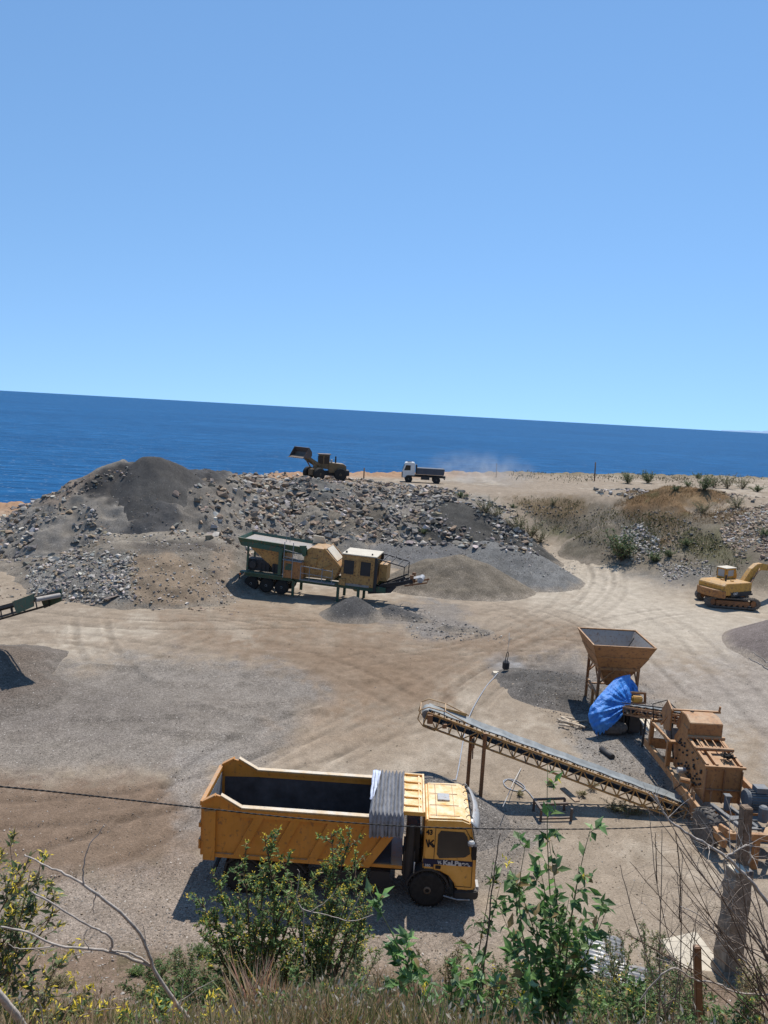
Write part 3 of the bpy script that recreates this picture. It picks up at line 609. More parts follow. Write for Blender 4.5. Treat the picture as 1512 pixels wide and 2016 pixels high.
# pool of points over the banks
pn = 420000; qx = rng.uniform(-52, 62, pn); qy = rng.uniform(50, 106, pn); qh, qb = all_h(qx, qy); qpx, qpy = projN(np.c_[qx, qy, qh])
def inp(poly): return poly_mask(qpx, qpy, poly, 5, 14) > rng.uniform(.1, .9, pn)
clus = fbm(qx, qy, .28, 3, 131)*1.4
used = np.zeros(pn, bool)
def take(poly, n, minh=None):
    k = np.where(inp(poly) & ~used & (clus > rng.uniform(-.7, .25, pn)))[0]; n = min(n, len(k)); s = rng.choice(k, n, replace=False) if n else k[:0]; used[s] = True; return s
PINK = (.29, .215, .155); GREY = (.20, .178, .155); WHT = (.40, .36, .31); DK = (.085, .075, .066); TAN = (.25, .19, .13)
zones = [ # poly, count, smin, smax, palette
 ([(0, 1010), (120, 965), (190, 1000), (220, 1060), (100, 1120), (-20, 1120)], 3000, .12, .9, (GREY, TAN, GREY, WHT)),
 ([(55, 1120), (160, 1090), (270, 1085), (270, 1180), (180, 1190), (60, 1165)], 2600, .12, .55, (WHT, GREY, WHT, GREY, TAN)),
 ([(120, 955), (200, 925), (250, 912), (255, 925), (150, 990)], 500, .12, .6, (DK, TAN, GREY)),
 ([(350, 960), (480, 925), (520, 960), (500, 1090), (430, 1060), (340, 1050)], 2300, .12, 1.15, (TAN, TAN, GREY, WHT, PINK)),
 ([(230, 1050), (450, 1045), (470, 1190), (250, 1195), (150, 1120)], 1500, .08, .35, (GREY, TAN, WHT)),
 ([(480, 930), (640, 935), (760, 955), (760, 1060), (500, 1080)], 3800, .1, 1.1, (GREY, PINK, TAN, GREY, WHT)),
 ([(740, 950), (900, 965), (1010, 1010), (1060, 1090), (760, 1070)], 3600, .1, 1.05, (GREY, DK, GREY, TAN, WHT)),
 ([(260, 905), (420, 915), (420, 1000), (250, 1060)], 500, .08, .3, (DK, GREY, DK)),
 ([(1180, 1040), (1260, 1030), (1310, 1085), (1250, 1110)], 1000, .1, .6, (WHT, GREY, WHT)),
 ([(1290, 1105), (1400, 1100), (1400, 1150), (1310, 1150)], 600, .1, .45, (WHT, GREY)),
 ([(1130, 945), (1240, 945), (1290, 985), (1180, 975)], 500, .2, 1.0, (WHT, GREY, GREY)),
 ([(1400, 1010), (1530, 990), (1530, 1120), (1460, 1110)], 2600, .12, .6, (PINK, PINK, WHT, TAN)),
 ([(1380, 960), (1512, 970), (1512, 1000), (1400, 990)], 300, .15, .7, (PINK, GREY)),
 ([(985, 990), (1330, 1010), (1500, 1090), (1260, 1130), (1090, 1050)], 1500, .08, .4, (TAN, GREY, DK)),
 ([(1000, 1060), (1160, 1080), (1140, 1130), (1000, 1130)], 700, .07, .25, (GREY, WHT)),
 ([(0, 1150), (450, 1185), (480, 1210), (0, 1180)], 160, .08, .35, (TAN, PINK, GREY)),

 ([(0, 1000), (200, 925), (460, 925), (500, 1190), (0, 1160)], 7000, .05, .17, (GREY, TAN, TAN, WHT)),
 ([(480, 935), (860, 965), (1010, 1040), (1060, 1110), (480, 1090)], 8000, .05, .18, (GREY, TAN, GREY, DK)),
]
allP, allS, allC = [], [], []
for poly, n, a, b_, pal in zones:
    s = take(poly, n); k = len(s)
    sz = a+(b_-a)*rng.power(.36, k)*1.0; cc = np.array([pal[i] for i in rng.integers(0, len(pal), k)])*rng.uniform(.8, 1.5, (k, 1))*rng.uniform(.95, 1.05, (k, 3))
    allP.append(np.c_[qx[s], qy[s], qh[s]]); allS.append(sz); allC.append(cc)
P_ = np.concatenate(allP); S_ = np.concatenate(allS); C_ = np.concatenate(allC)
order = np.argsort(-S_); big = order[:290]; small = order[290:]
tag(rocks('rubble', P_[small], S_[small], C_[small], M['rockm']), 'broken stone strewn over the heaps and banks', None, None, 'stuff')
bm_mats = []
for i, c in enumerate((PINK, GREY, WHT, TAN, DK)): bm_mats.append(plain('boulder_stone', c, .9, .3, 2.5, .1))
bmesh_cache = {}
def boulder_mesh(i, ci):
    if (i, ci) not in bmesh_cache:
        bm = bmesh.new(); tv, tf = TPL[i]; vv = [bm.verts.new(v) for v in tv]
        for f in tf:
            try: bm.faces.new([vv[j] for j in f])
            except ValueError: pass
        bmesh.ops.recalc_face_normals(bm, faces=bm.faces); bmesh.ops.bevel(bm, geom=bm.edges[:], offset=.02, segments=1, affect='EDGES', clamp_overlap=True)
        me = bpy.data.meshes.new('boulder'); bm.to_mesh(me); bm.free(); me.materials.append(bm_mats[ci]); bmesh_cache[(i, ci)] = me
    return bmesh_cache[(i, ci)]
palA = np.array((PINK, GREY, WHT, TAN, DK)); palN = ('pinkish', 'grey', 'pale', 'tan', 'dark')
for k, i in enumerate(big):
    ci = int(np.argmin(((palA-C_[i])**2).sum(1))); o = bpy.data.objects.new('boulder', boulder_mesh(k % 15, ci)); COL.objects.link(o)
    s = max(.42, S_[i])*rnd.uniform(.75, 1.2); o.location = P_[i]+np.array([0, 0, s*.12]); o.scale = (s*rnd.uniform(.9, 1.4), s, s*rnd.uniform(.7, 1.1))
    o.rotation_euler = (rnd.uniform(-.4, .4), rnd.uniform(-.4, .4), rnd.uniform(0, 6.28))
    ppx = projN(P_[i][None])[0][0]
    where = 'on the left spoil heaps' if ppx < 480 else ('on the rubble bank below the plateau' if ppx < 1080 else 'on the banks right of the ramp')
    tag(o, '%s angular boulder lying %s' % (palN[ci], where), 'boulder', '%s boulders %s' % (palN[ci], where))
# near loose stones on the yard
def yard_stones(poly, n, a, b_, pal, yr):
    x = rng.uniform(-26, 28, n*14); y = rng.uniform(yr[0], yr[1], n*14); h, _ = all_h(x, y); px, py = projN(np.c_[x, y, h])
    k = np.where(poly_mask(px, py, poly, 12, 40) > rng.uniform(0.05, .95, x.size))[0][:n]; k_ = len(k)
    return np.c_[x[k], y[k], h[k]], a+(b_-a)*rng.power(.35, k_), np.array([pal[i] for i in rng.integers(0, len(pal), k_)])*rng.uniform(.6, 1.3, (k_, 1))
ys = [yard_stones([(-60, 1740), (420, 1690), (930, 1760), (980, 1860), (800, 1920), (-60, 1960)], 9000, .02, .08, (PINK, GREY, WHT, TAN), (17.5, 22.5)),
      yard_stones([(-60, 1520), (400, 1520), (400, 1700), (-60, 1760)], 2200, .02, .07, (WHT, GREY, TAN), (20, 29)),
      yard_stones([(925, 1540), (1070, 1635), (1010, 1740), (880, 1760)], 5000, .02, .08, (GREY, WHT, DK), (22, 29)),
      yard_stones([(1010, 1310), (1100, 1290), (1290, 1350), (1330, 1430), (1310, 1580), (1180, 1500), (1030, 1370)], 9000, .025, .10, (GREY, DK, TAN, GREY), (28, 43)),
      yard_stones([(1030, 1640), (1500, 1640), (1500, 1900), (1000, 1900)], 2500, .015, .07, (TAN, PINK, WHT), (17, 26)),
      yard_stones([(-60, 1310), (560, 1300), (640, 1370), (560, 1500), (-60, 1540)], 5000, .025, .06, (GREY, TAN, DK, WHT), (28, 44)),
      yard_stones([(740, 1185), (960, 1235), (1000, 1260), (840, 1255)], 900, .05, .22, (GREY, WHT, GREY), (48, 57)),
      yard_stones([(200, 1180), (1500, 1180), (1500, 1560), (560, 1560)], 1500, .02, .10, (TAN, PINK, GREY), (27, 56)),
      yard_stones([(-60, 1890), (330, 1850), (900, 1880), (1512, 1850), (1512, 2016), (-60, 2016)], 4500, .02, .10, (TAN, PINK, WHT), (11, 19))]
tag(rocks('gravel', np.concatenate([a[0] for a in ys]), np.concatenate([a[1] for a in ys]), np.concatenate([a[2] for a in ys]), M['rockm'], .2), 'loose gravel and stone chips on the yard floor', None, None, 'stuff')
print('rocks', round(time.time()-T0, 1))
# ------------------------------------------------------------------ machines
def gz_(x, y):
    h, _ = all_h(np.array([float(x)]), np.array([float(y)])); return float(h[0])
def wheel(parent, c, R, W, axis=(0, 1, 0), tm=None, rm=None, name='wheel', lugs=0, hubr=.5, deep=.06):
    ax = Vector(axis).normalized(); c = Vector(c); b = MB()
    prof = [(-W/2, R*hubr), (-W/2, R*.82), (-W/2+.03, R*.93), (-W/2+.08, R), (W/2-.08, R), (W/2-.03, R*.93), (W/2, R*.82), (W/2, R*hubr)]
    b.lathe(c, ax, prof, 32)
    if lugs:
        u = ax.orthogonal().normalized(); v = ax.cross(u)
        for k in range(lugs):
            for sd in (-1, 1):
                a = 2*math.pi*(k+.25*sd)/lugs; d = u*math.cos(a)+v*math.sin(a); tn = ax.cross(d)
                p = c + d*(R+.005)
                b.bar(p+ax*sd*.02, p+ax*sd*(W/2-.02)+tn*.10*1, R*.09, R*.07, up=d)
    o = b.build(name, tm or M['rubber'], parent)
    r = MB(); r.lathe(c, ax, [(-W/2+.001, R*hubr*.98), (-W/2+deep+.02, R*hubr*.9), (-W/2+deep+.03, R*.22), (-W/2-.01, R*.2), (-W/2-.03, R*.12), (W/2+.02, R*.12), (W/2-deep, R*.3), (W/2-.001, R*hubr*.98)], 28)
    u = ax.orthogonal().normalized(); v = ax.cross(u)
    for k in range(10):
        a = 2*math.pi*k/10; d = u*math.cos(a)+v*math.sin(a)
        for sd in (-1, 1): r.lathe(c+d*R*.30+ax*sd*(W/2-deep-.04), ax*sd, [(0, .022), (.05, .02)], 6)
    r.build('rim', rm or M['hub'], o); return o

# ---------- yellow tipper truck (x forward, near side = -y)
TR = thing('tipper_truck', 'yellow three-axle tipper truck with an empty dark body, parked in front of the conveyor', 'truck', (-.80, 22.12, 0), rad(-1.6)); TR.scale = (.975, 1, 1)
W2 = 1.2
def side_poly(): # body side outline (x,z)
    return [(-4.05, 1.2), (1.0, 1.2), (1.95, 2.62), (1.95, 2.72), (-2.95, 2.72), (-3.55, 3.06), (-3.72, 3.10), (-4.12, 2.86), (-4.12, 1.2)]
for sd in (-1, 1):
    b = MB(); y0, y1 = (-W2, -W2+.07) if sd < 0 else (W2-.07, W2); b.prism(side_poly(), y0, y1)
    ys = sd*(W2+.0); out = sd*.06
    b.box((-.5, sd*(W2+.035), 2.60), (4.9, .10, .20)); b.prism([(-2.94, 2.68), (-2.94, 2.76), (1.95, 2.76), (1.95, 2.68)], min(sd*(W2-.09), sd*(W2+.10)), max(sd*(W2-.09), sd*(W2+.10)))
    b.box((-.65+.2, sd*(W2+.03), 1.24), (2.9+.1, .075, .16)) if False else b.box((-1.5, sd*(W2+.03), 1.25), (4.6, .075, .12))
    b.box((-3.86, sd*(W2+.05), 1.88), (.36, .12, 1.55))
    for k in range(4):
        xb = -3.15+k*1.12; xt = xb+.62; wd = .15
        b.prism([(xb, 1.25), (xb+2*wd, 1.25), (xt+2*wd, 2.52), (xt, 2.52)], min(sd*W2, sd*(W2+.07)), max(sd*W2, sd*(W2+.07)))
    xb = .72; b.prism([(xb, 1.2), (1.0, 1.2), (1.95, 2.6), (1.60, 2.6)], min(sd*W2, sd*(W2+.07)), max(sd*W2, sd*(W2+.07)))
    rl = MB(); rl.box((-.48, sd*(W2+.0), 2.785), (4.86, .17, .04)); rl.bar((-2.92, sd*W2, 2.79), (-3.56, sd*W2, 3.13), .15, .03)
    # sloping top edge behind the peak
    b.bar((-2.95, sd*(W2-.0), 2.74), (-3.55, sd*W2, 3.08), .17, .05); b.bar((-3.72, sd*W2, 3.11), (-4.12, sd*W2, 2.88), .17, .05)
    bs_ = b.build('body_side', M['truck_yellow'], TR, .008); rl.build('top_rail', M['rail_worn'], bs_)
b = MB(); b.box((-1.05, 0, 1.22), (6.1, 2.3, .10)); b.sheet([(1.0, -1.13, 1.25), (1.0, 1.13, 1.25), (1.92, 1.13, 2.7), (1.92, -1.13, 2.7)], .06); b.build('body_floor', M['truck_yellow'], TR)
b = MB(); b.box((-1.2, 0, 1.29), (5.7, 2.2, .03)); b.sheet([(.98, -1.1, 1.3), (.98, 1.1, 1.3), (1.86, 1.1, 2.65), (1.86, -1.1, 2.65)], .03)
for sd in (-1, 1): b.prism([(-4.0, 1.3), (.98, 1.3), (1.86, 2.55), (-2.9, 2.55), (-4.0, 2.50)], sd*(W2-.075)-.01, sd*(W2-.075)+.01)
b.build('body_lining', M['liner'], TR)
b = MB(); b.prism([(-1.13, 1.15), (1.13, 1.15), (1.13, 2.80), (-1.13, 2.80)], -4.17, -4.11, 'yz'); b.box((-4.14, 0, 2.80), (.12, 2.34, .14)); b.box((-4.20, 0, 1.5), (.06, 2.3, .3)); b.box((-4.2, 0, 2.1), (.06, 2.3, .14))
for y in (-.8, 0, .8): b.box((-4.2, y, 1.95), (.06, .1, 1.5))
tg = b.build('tailgate', M['truck_yellow'], TR, .006); MB().box((-4.095, 0, 2.0), (.02, 2.16, 1.35)).build('tailgate_lining', M['galv'], tg)
# canopy over the cab gap
b = MB(); x0, x1, zc = 1.95, 2.58, 2.92
b.box(((x0+x1)/2, 0, zc), (x1-x0, 2.34, .03)); b.box((x1-.02, 0, zc+.03), (.06, 2.38, .14)); b.box((x1-.16, 0, zc+.02), (.05, 2.3, .07))
for y in (-1.17, 1.17): b.box(((x0+x1)/2, y, zc+.03), (x1-x0, .06, .12))
for y in (-.72, -.24, .24, .72): b.prism([(x0, zc), (x1-.1, zc), (x1-.1, zc+.06), (x0, zc+.08)], y-.06, y+.06)
b.sheet([(1.93, -1.15, 2.6), (1.93, 1.15, 2.6), (1.97, 1.15, 2.95), (1.97, -1.15, 2.95)], .05)
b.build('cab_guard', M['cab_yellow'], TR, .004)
# pleated load cover folded at the front of the body
b = MB(); npl = 9; xa, xb_ = .93, 1.97; top = []
for side in (0,):
    rows = []
    for k in range(npl*2+1):
        x = xa+(xb_-xa)*k/(npl*2); up_ = .085 if k % 2 else -.06; j = rnd.uniform(-.012, .012)
        zt = 2.94+up_+j; prof = []
        for t in np.linspace(0, 1, 13): prof.append((x+.006*math.sin(t*5+k), 1.30-2.62*t, zt+.010*math.sin(t*7+k*2)+.05*math.exp(-((t-.5)/.3)**2)))
        pr0 = [(x+rnd.uniform(-.02, .02), 1.38+(.04 if k % 2 else -.02), 2.5), (x, 1.37+(.03 if k % 2 else -.02), 2.75)]
        wob = .04 if k % 2 else -.035
        prn = [(x, -1.37-wob*.7, 2.78), (x+rnd.uniform(-.02, .02), -1.385-wob, 2.55), (x+rnd.uniform(-.03, .03), -1.385-wob*1.2, 2.30+rnd.uniform(-.03, .02)-(.05 if k < 6 else 0))]
        rows.append(pr0+prof+prn)
    m_ = len(rows[0]); vs = [p for r in rows for p in r]; fs = [(i*m_+j, i*m_+j+1, (i+1)*m_+j+1, (i+1)*m_+j) for i in range(len(rows)-1) for j in range(m_-1)]
    b.add(vs, fs, False)
cv = b.build('load_cover', M['cover'], TR, recalc=False); md = cv.modifiers.new('s', 'SOLIDIFY'); md.thickness = .012
b = MB(); vs = []; fs = []
for i in range(9):
    for j in range(6): t = i/8; s = j/5; vs.append((.90+.26*s*(1-.75*t*t)+.01*math.sin(i*2), 1.2-2.35*t*.8, 3.035+.02*math.sin(i*1.7+j)-.03*(1-s)))
for i in range(8):
    for j in range(5): fs.append((i*6+j, i*6+j+1, i*6+j+7, i*6+j+6))
b.add(vs, fs, True); cf2 = b.build('cover_flap', M['cover_white'], cv, recalc=False); md = cf2.modifiers.new('s', 'SOLIDIFY'); md.thickness = .01
# cab
cabp = [(2.62, 1.0), (2.62, 2.70), (2.68, 2.80), (3.75, 2.84), (4.02, 2.74), (4.22, 1.75), (4.25, .75), (3.98, .70), (3.80, .72), (3.62, 1.0), (3.30, 1.22), (2.95, 1.28)]
cabp = [(2.62, 1.08), (2.62, 2.70), (2.68, 2.79), (3.72, 2.83), (3.98, 2.74), (4.20, 1.75), (4.25, .62), (4.0, .58), (3.66, .60), (3.60, .80), (3.42, 1.02), (3.15, 1.14), (2.9, 1.14)]
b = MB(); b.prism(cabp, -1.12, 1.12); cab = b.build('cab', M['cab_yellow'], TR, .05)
NS = -1.12
b = MB(); b.prism([(3.02, 1.70), (3.02, 2.32), (3.10, 2.44), (3.80, 2.44), (3.90, 2.30), (4.02, 1.78), (3.86, 1.66), (3.10, 1.58)], NS-.012, NS+.02)
b.build('side_window', M['glass'], cab)
MB().prism([(3.02, 1.70), (3.02, 2.32), (3.10, 2.44), (3.80, 2.44), (3.90, 2.30), (4.02, 1.78), (3.86, 1.66), (3.10, 1.58)], 1.12-.02, 1.12+.012).build('side_window', M['glass'], cab)
b = MB(); b.sheet([(4.03, -1.02, 2.66), (4.03, 1.02, 2.66), (4.205, 1.05, 1.80), (4.205, -1.05, 1.80)], .02); b.build('windscreen', M['glass'], cab)
# door seams
b = MB(); dp = [(2.94, 1.20), (2.94, 2.52), (3.84, 2.54), (3.97, 2.32), (4.10, 1.74), (4.12, .72)]
for p, q in zip(dp[:-1], dp[1:]): b.bar((p[0], NS-.004, p[1]), (q[0], NS-.004, q[1]), .016, .012, up=(0, 1, 0))
b.bar((3.62, NS-.004, .73), (4.12, NS-.004, .73), .016, .012, up=(0, 1, 0)); b.build('door_seam', M['letter_black'], cab)
b = MB(); b.box((3.08, NS-.02, 1.30), (.16, .03, .09)); b.build('door_handle', M['letter_black'], cab)
b = MB(); b.box((3.37, NS-.006, 1.46), (1.50, .012, .155)); band = b.build('name_band', M['band_blue'], cab)
text('KaLPaee.', .20, M['letter_white'], band, (3.22, NS-.015, 1.39), 'lettering', .009, sx=1.12)
text('43', .21, M['letter_black'], cab, (2.66, NS-.008, 2.30), 'lettering', .008, sx=.95)
text('380', .11, M['letter_white'], cab, (2.67, NS-.015, 1.30), 'lettering', .002, sx=1.1)
MB().box((2.79, NS-.004, 1.34), (.30, .01, .10)).build('number_plate', M['band_blue'], cab)
def klogo(mb, ox, oz, s, y):
    for a, c in (((0, 1), (.35, 0)), ((.38, .05), (.38, 1)), ((.45, .45), (.95, 1.0)), ((.45, .55), (1.0, 0)), ((.72, .55), (1.12, .12))):
        mb.bar((ox+a[0]*s, y, oz+a[1]*s), (ox+c[0]*s, y, oz+c[1]*s), .17*s, .008, up=(0, 1, 0))
b = MB(); klogo(b, 2.67, 1.90, .24, NS-.008); b.build('logo', M['letter_black'], cab)
b = MB(); klogo(b, 3.06, 1.40, .11, NS-.018); b.build('logo', M['letter_white'], band)
b = MB(); b.box((3.20, .12, 2.835), (.38, .42, .05)); h = b.build('roof_hatch', M['galv'], cab, .012)
b = MB()
for y in (-.95, -.35, .35, .95): b.bar((2.75, y, 2.822), (3.65, y, 2.838), .012, .012)
for x in (2.95, 3.5): b.bar((x, -.95, 2.826), (x, .95, 2.83), .012, .012)
b.build('roof_seam', M['plant_yellow'], cab)
# sun visor on brackets
b = MB(); n = 12
vs = []
for i in range(n+1):
    y = -1.18+2.36*i/n; bow = .16*(1-(2*i/n-1)**2)
    vs += [(3.96+bow, y, 2.82), (4.14+bow, y, 2.64), (4.20+bow, y, 2.42)]
fs = []
for i in range(n): fs += [(i*3, i*3+1, i*3+4, i*3+3), (i*3+1, i*3+2, i*3+5, i*3+4)]
b.add(vs, fs, True); vz = b.build('sun_visor', M['galv'], cab, recalc=False); md = vz.modifiers.new('s', 'SOLIDIFY'); md.thickness = .02
b = MB()
for y in (-.95, -.5, 0, .5, .95): b.tube([(3.84, y, 2.82), (3.89, y, 2.89), (3.99, y, 2.86), (4.05, y, 2.80)], .013, 5)
b.build('visor_bracket', M['letter_black'], vz)
# wind deflector / far corner
b = MB(); b.sheet([(2.62, 1.15, 2.72), (2.62, 1.5, 2.5), (3.4, 1.42, 2.62), (3.2, 1.12, 2.8)], .04); b.build('wind_deflector', M['galv'], cab, .01)
b = MB(); b.box((4.10, -1.34, 2.0), (.14, .22, .42)); b.tube([(4.0, -1.12, 2.3), (4.1, -1.34, 2.28)], .018, 6); b.tube([(4.08, -1.12, 1.75), (4.1, -1.34, 1.8)], .018, 6); b.build('mirror', M['letter_black'], cab, .03)
b = MB(); b.lathe((4.0, -1.36, 2.2), (0, 0, 1), [(-.03, .06), (0, .10), (.08, .11), (.13, .07)], 12); b.build('mirror', M['galv'], cab)
b = MB(); b.box((4.10, 1.34, 2.0), (.14, .22, .42)); b.tube([(4.0, 1.12, 2.3), (4.1, 1.34, 2.28)], .018, 6); b.build('mirror', M['letter_black'], cab, .03)
b = MB(); b.prism([(3.62, .36), (4.30, .36), (4.36, .5), (4.32, .66), (3.62, .58)], -1.18, 1.18); bp = b.build('bumper', M['black_steel'], TR, .03)
b = MB(); b.box((4.32, -.85, .62), (.08, .36, .16)); b.build('headlight', M['galv'], bp); MB().box((4.32, .85, .62), (.08, .36, .16)).build('headlight', M['galv'], bp)
b = MB(); b.box((4.23, 0, 1.25), (.05, 1.7, .6)); b.build('grille', M['black_steel'], cab)
# mudguards, steps, chassis
def arch(b, cx, r, y0, y1, a0=10, a1=170, th=.05):
    P = [(cx+r*math.cos(rad(a)), .55+r*math.sin(rad(a))) for a in np.linspace(a0, a1, 12)]; Q = [(cx+(r-th)*math.cos(rad(a)), .55+(r-th)*math.sin(rad(a))) for a in np.linspace(a0, a1, 12)]
    for i in range(11): b.prism([P[i], P[i+1], Q[i+1], Q[i]], y0, y1)
b = MB()
for sd in (-1, 1): arch(b, 2.80, .68, min(sd*.75, sd*1.16), max(sd*.75, sd*1.16))
b.build('front_mudguard', M['black_steel'], TR)
for sd in (-1, 1):
    b = MB()
    for cx in (-2.85, -1.47): arch(b, cx, .64, min(sd*.6, sd*1.15), max(sd*.6, sd*1.15), 25, 155)
    b.box((-3.40, sd*.9, .70), (.06, .55, .62), ry=.2); b.bar((-3.4, sd*.9, 1.0), (-.8, sd*.9, 1.16), .06); b.build('rear_mudguard', M['black_steel'], TR)
b = MB()
for sd in (-1, 1): b.box((-.1, sd*.42, .82), (7.9, .09, .26))
for x in (-3.8, -2.2, -.6, .6, 1.8, 3.2): b.box((x, 0, .82), (.1, .84, .2))
b.box((.35, -.82, .68), (1.1, .5, .52)); b.box((1.35, -.80, .72), (.6, .5, .5)); b.box((.6, .82, .68), (1.5, .5, .52)); b.lathe((2.2, -.95, 1.5), (0, 0, 1), [(-.75, .14), (.95, .14), (1.0, .1)], 12)
b.box((2.3, 0, 1.7), (.4, 1.6, 1.2)); b.box((2.2, -.6, 1.2), (.35, .8, .9)); b.bar((-3.8, -.9, .5), (-3.8, .9, .5), .1); b.lathe((-2.2, -.5, .55), (0, 1, 0), [(-.1, .1), (1.1, .1)], 8)
for x in (-2.85, -1.47, 2.80): b.lathe((x, -1.0, .56), (0, 1, 0), [(0, .09), (2.0, .09)], 10)
b.build('chassis', M['black_steel'], TR)
MB().tube([(2.36, -1.14, 1.05), (2.36, -1.15, 1.42)], .02, 6).build('grab_rail', M['galv'], TR)
MB().tube([(3.30, -1.15, .42), (3.70, -1.2, .36), (4.1, -1.2, .38)], .02, 6).build('step', M['galv'], TR)
for sd in (-1, 1):
    wheel(TR, (2.80, sd*1.0, .56), .56, .32, (0, -sd, 0), M['rubber'], M['hub'], deep=.02, lugs=26, hubr=.52)
    for cx in (-2.85, -1.47): wheel(TR, (cx, sd*.88, .56), .56, .56, (0, -sd, 0), M['rubber'], M['tan_hub'], deep=.16, lugs=26, hubr=.52)

# ---------- truss conveyor builder
def conveyor(root, A, B, wd, depth, m_frame, n, belt_m, rollers=True, drum=.2, bays=None):
    A = Vector(A); B = Vector(B); d = (B-A).normalized(); L_ = (B-A).length; s = d.cross(V(0, 0, 1)).normalized(); up = s.cross(d).normalized(); bays = bays or n
    for sd in (-1, 1):
        b = MB(); o = s*sd*(wd/2+.06)
        b.bar(A+o, B+o, .06, .08); b.bar(A+o-up*depth, B+o-up*depth, .06, .06)
        for k in range(bays+1):
            p = A+d*L_*k/bays+o; b.bar(p, p-up*depth, .045)
            if k < bays: q = A+d*L_*(k+1)/bays+o; b.bar(p-up*depth, q, .035) if k % 2 else b.bar(p, q-up*depth, .035)
        b.build('truss', m_frame, root)
    b = MB()
    for k in range(bays+1): p = A+d*L_*k/bays-up*depth; b.bar(p-s*(wd/2+.06), p+s*(wd/2+.06), .04)
    for k in range(bays): p = A+d*L_*(k+.5)/bays; b.bar(p-s*(wd/2+.06)-up*.05, p+s*(wd/2+.06)-up*.05, .05, .03)
    for k in range(0, bays*2):
        p = A+d*L_*(k+.5)/(bays*2)
        for sd in (-1, 1): b.bar(p+s*sd*(wd/2+.06)-up*.02, p+s*sd*(wd/2+.02)+up*.10, .03)
    b.build('lattice', m_frame, root)
    # belt: troughed top run, flat return
    vs = []; nn = 24
    for k in range(nn+1):
        p = A+d*L_*k/nn; sag = -.015*math.sin(k*2.1)
        for t, h in ((-1, .13), (-.45, .035), (.45, .035), (1, .13)): vs.append(p+s*t*wd/2+up*(h+sag))
    fs = [(k*4+j, k*4+j+1, k*4+j+5, k*4+j+4) for k in range(nn) for j in range(3)]
    b = MB(); b.add(vs, fs, False); bo = b.build('belt', belt_m, root, recalc=False); md = bo.modifiers.new('s', 'SOLIDIFY'); md.thickness = .014
    b = MB(); b.bar(A-up*(depth*.55), B-up*(depth*.55), wd*.9, .02, up=up); b.build('return_belt', M['belt_dark'], root)
    for P_, nm in ((A, 'tail_drum'), (B, 'head_drum')):
        b = MB(); b.lathe(P_-s*wd*.48-up*(drum-.08), s, [(0, drum*.95), (wd*.48, drum), (wd*.96, drum*.95)], 16); b.build(nm, belt_m, root)
    return d, s, up
CV = thing('long_conveyor', 'long inclined lattice conveyor in yellow steel rising from the orange crusher plant towards the truck', 'conveyor', (7, 27.9, 0))
off = V(7, 27.9, 0)
A = at(1348, 1582, .42)-off; B = at(843, 1396, 3.25)-off
d, s, up = conveyor(CV, A, B, .62, .52, M['plant_yellow'], 20, M['belt'], drum=.2)
hb = V(0, 0, 0)+B; b = MB() # head guard loop
for sd in (-1, 1):
    o = s*sd*.42; pts = [hb+o-d*1.6+up*.16, hb+o-d*.6+up*.30, hb+o+d*.05+up*.24, hb+o+d*.30+up*.02, hb+o+d*.28-up*.35, hb+o+d*.0-up*.55, hb+o-d*.5-up*.56]
    b.tube(pts, .022, 6)
b.bar(hb+s*.42+d*.3, hb-s*.42+d*.3, .04); b.bar(hb+s*.42-d*.6+up*.3, hb-s*.42-d*.6+up*.3, .04); b.build('head_guard', M['plant_yellow'], CV)
b = MB(); b.box(hb-d*.15-up*.18-s*.44, (.2, .12, .34)); b.box(hb-d*.75-up*.22-s*.44, (.16, .2, .16)); b.box(hb-d*.15-up*.18+s*.44, (.2, .12, .34)); b.build('bearing_plate', M['frame_rust'], CV)
b = MB(); b.bar(hb+s*.30-d*.1+up*.06, hb+s*.30-d*1.5+up*.2, .03, .12); b.build('belt_scraper_guard', M['plant_yellow'], CV)
for sd in (-1, 1):
    tt_ = (hb-A).length-2.05-(.25 if sd*s.y > 0 else -.25)*0; top = A+d*tt_-s*sd*.40-up*.1+d*(.22 if (s*-sd).y > 0 else -.28); ft = top.copy(); ft.z = gz_(top.x+7, top.y+27.9)-.3
    b = MB(); b.bar(ft, top+V(0, 0, .15), .13, .13);  b.build('leg', M['frame_rust'], CV)
b = MB(); p = A+d*tt_-up*.62; b.bar(p-s*.44, p+s*.44, .1, .12); b.bar(p-s*.40-V(0, 0, .5), p-s*.1, .05); b.bar(p+s*.40-V(0, 0, .5), p+s*.1, .05); b.build('leg_brace', M['frame_rust'], CV)

# ---------- feed hopper
hx, hy = 12.15, 37.75
HO = thing('feed_hopper', 'square orange steel hopper on four legs standing over a blue tarpaulin', 'hopper', (hx, hy, 0), rad(0.5))
def frust(b, z0, a0, z1, a1, th=.05, c0=(0, 0), c1=(0, 0)):
    for i in range(4):
        cs = ((-1, -1), (1, -1), (1, 1), (-1, 1)); p, q = cs[i], cs[(i+1) % 4]
        b.sheet([(c0[0]+p[0]*a0[0], c0[1]+p[1]*a0[1], z0), (c0[0]+q[0]*a0[0], c0[1]+q[1]*a0[1], z0), (c1[0]+q[0]*a1[0], c1[1]+q[1]*a1[1], z1), (c1[0]+p[0]*a1[0], c1[1]+p[1]*a1[1], z1)], th)
zr = 3.72
b = MB(); frust(b, 2.45, (.98, .98), 3.12, (1.30, 1.32)); b.build('hopper_bin', M['plant_orange'], HO)
b = MB(); frust(b, 3.10, (1.27, 1.29), zr, (1.53, 1.55)); up_ = b.build('hopper_bin', M['plant_orange'], HO)
b = MB()
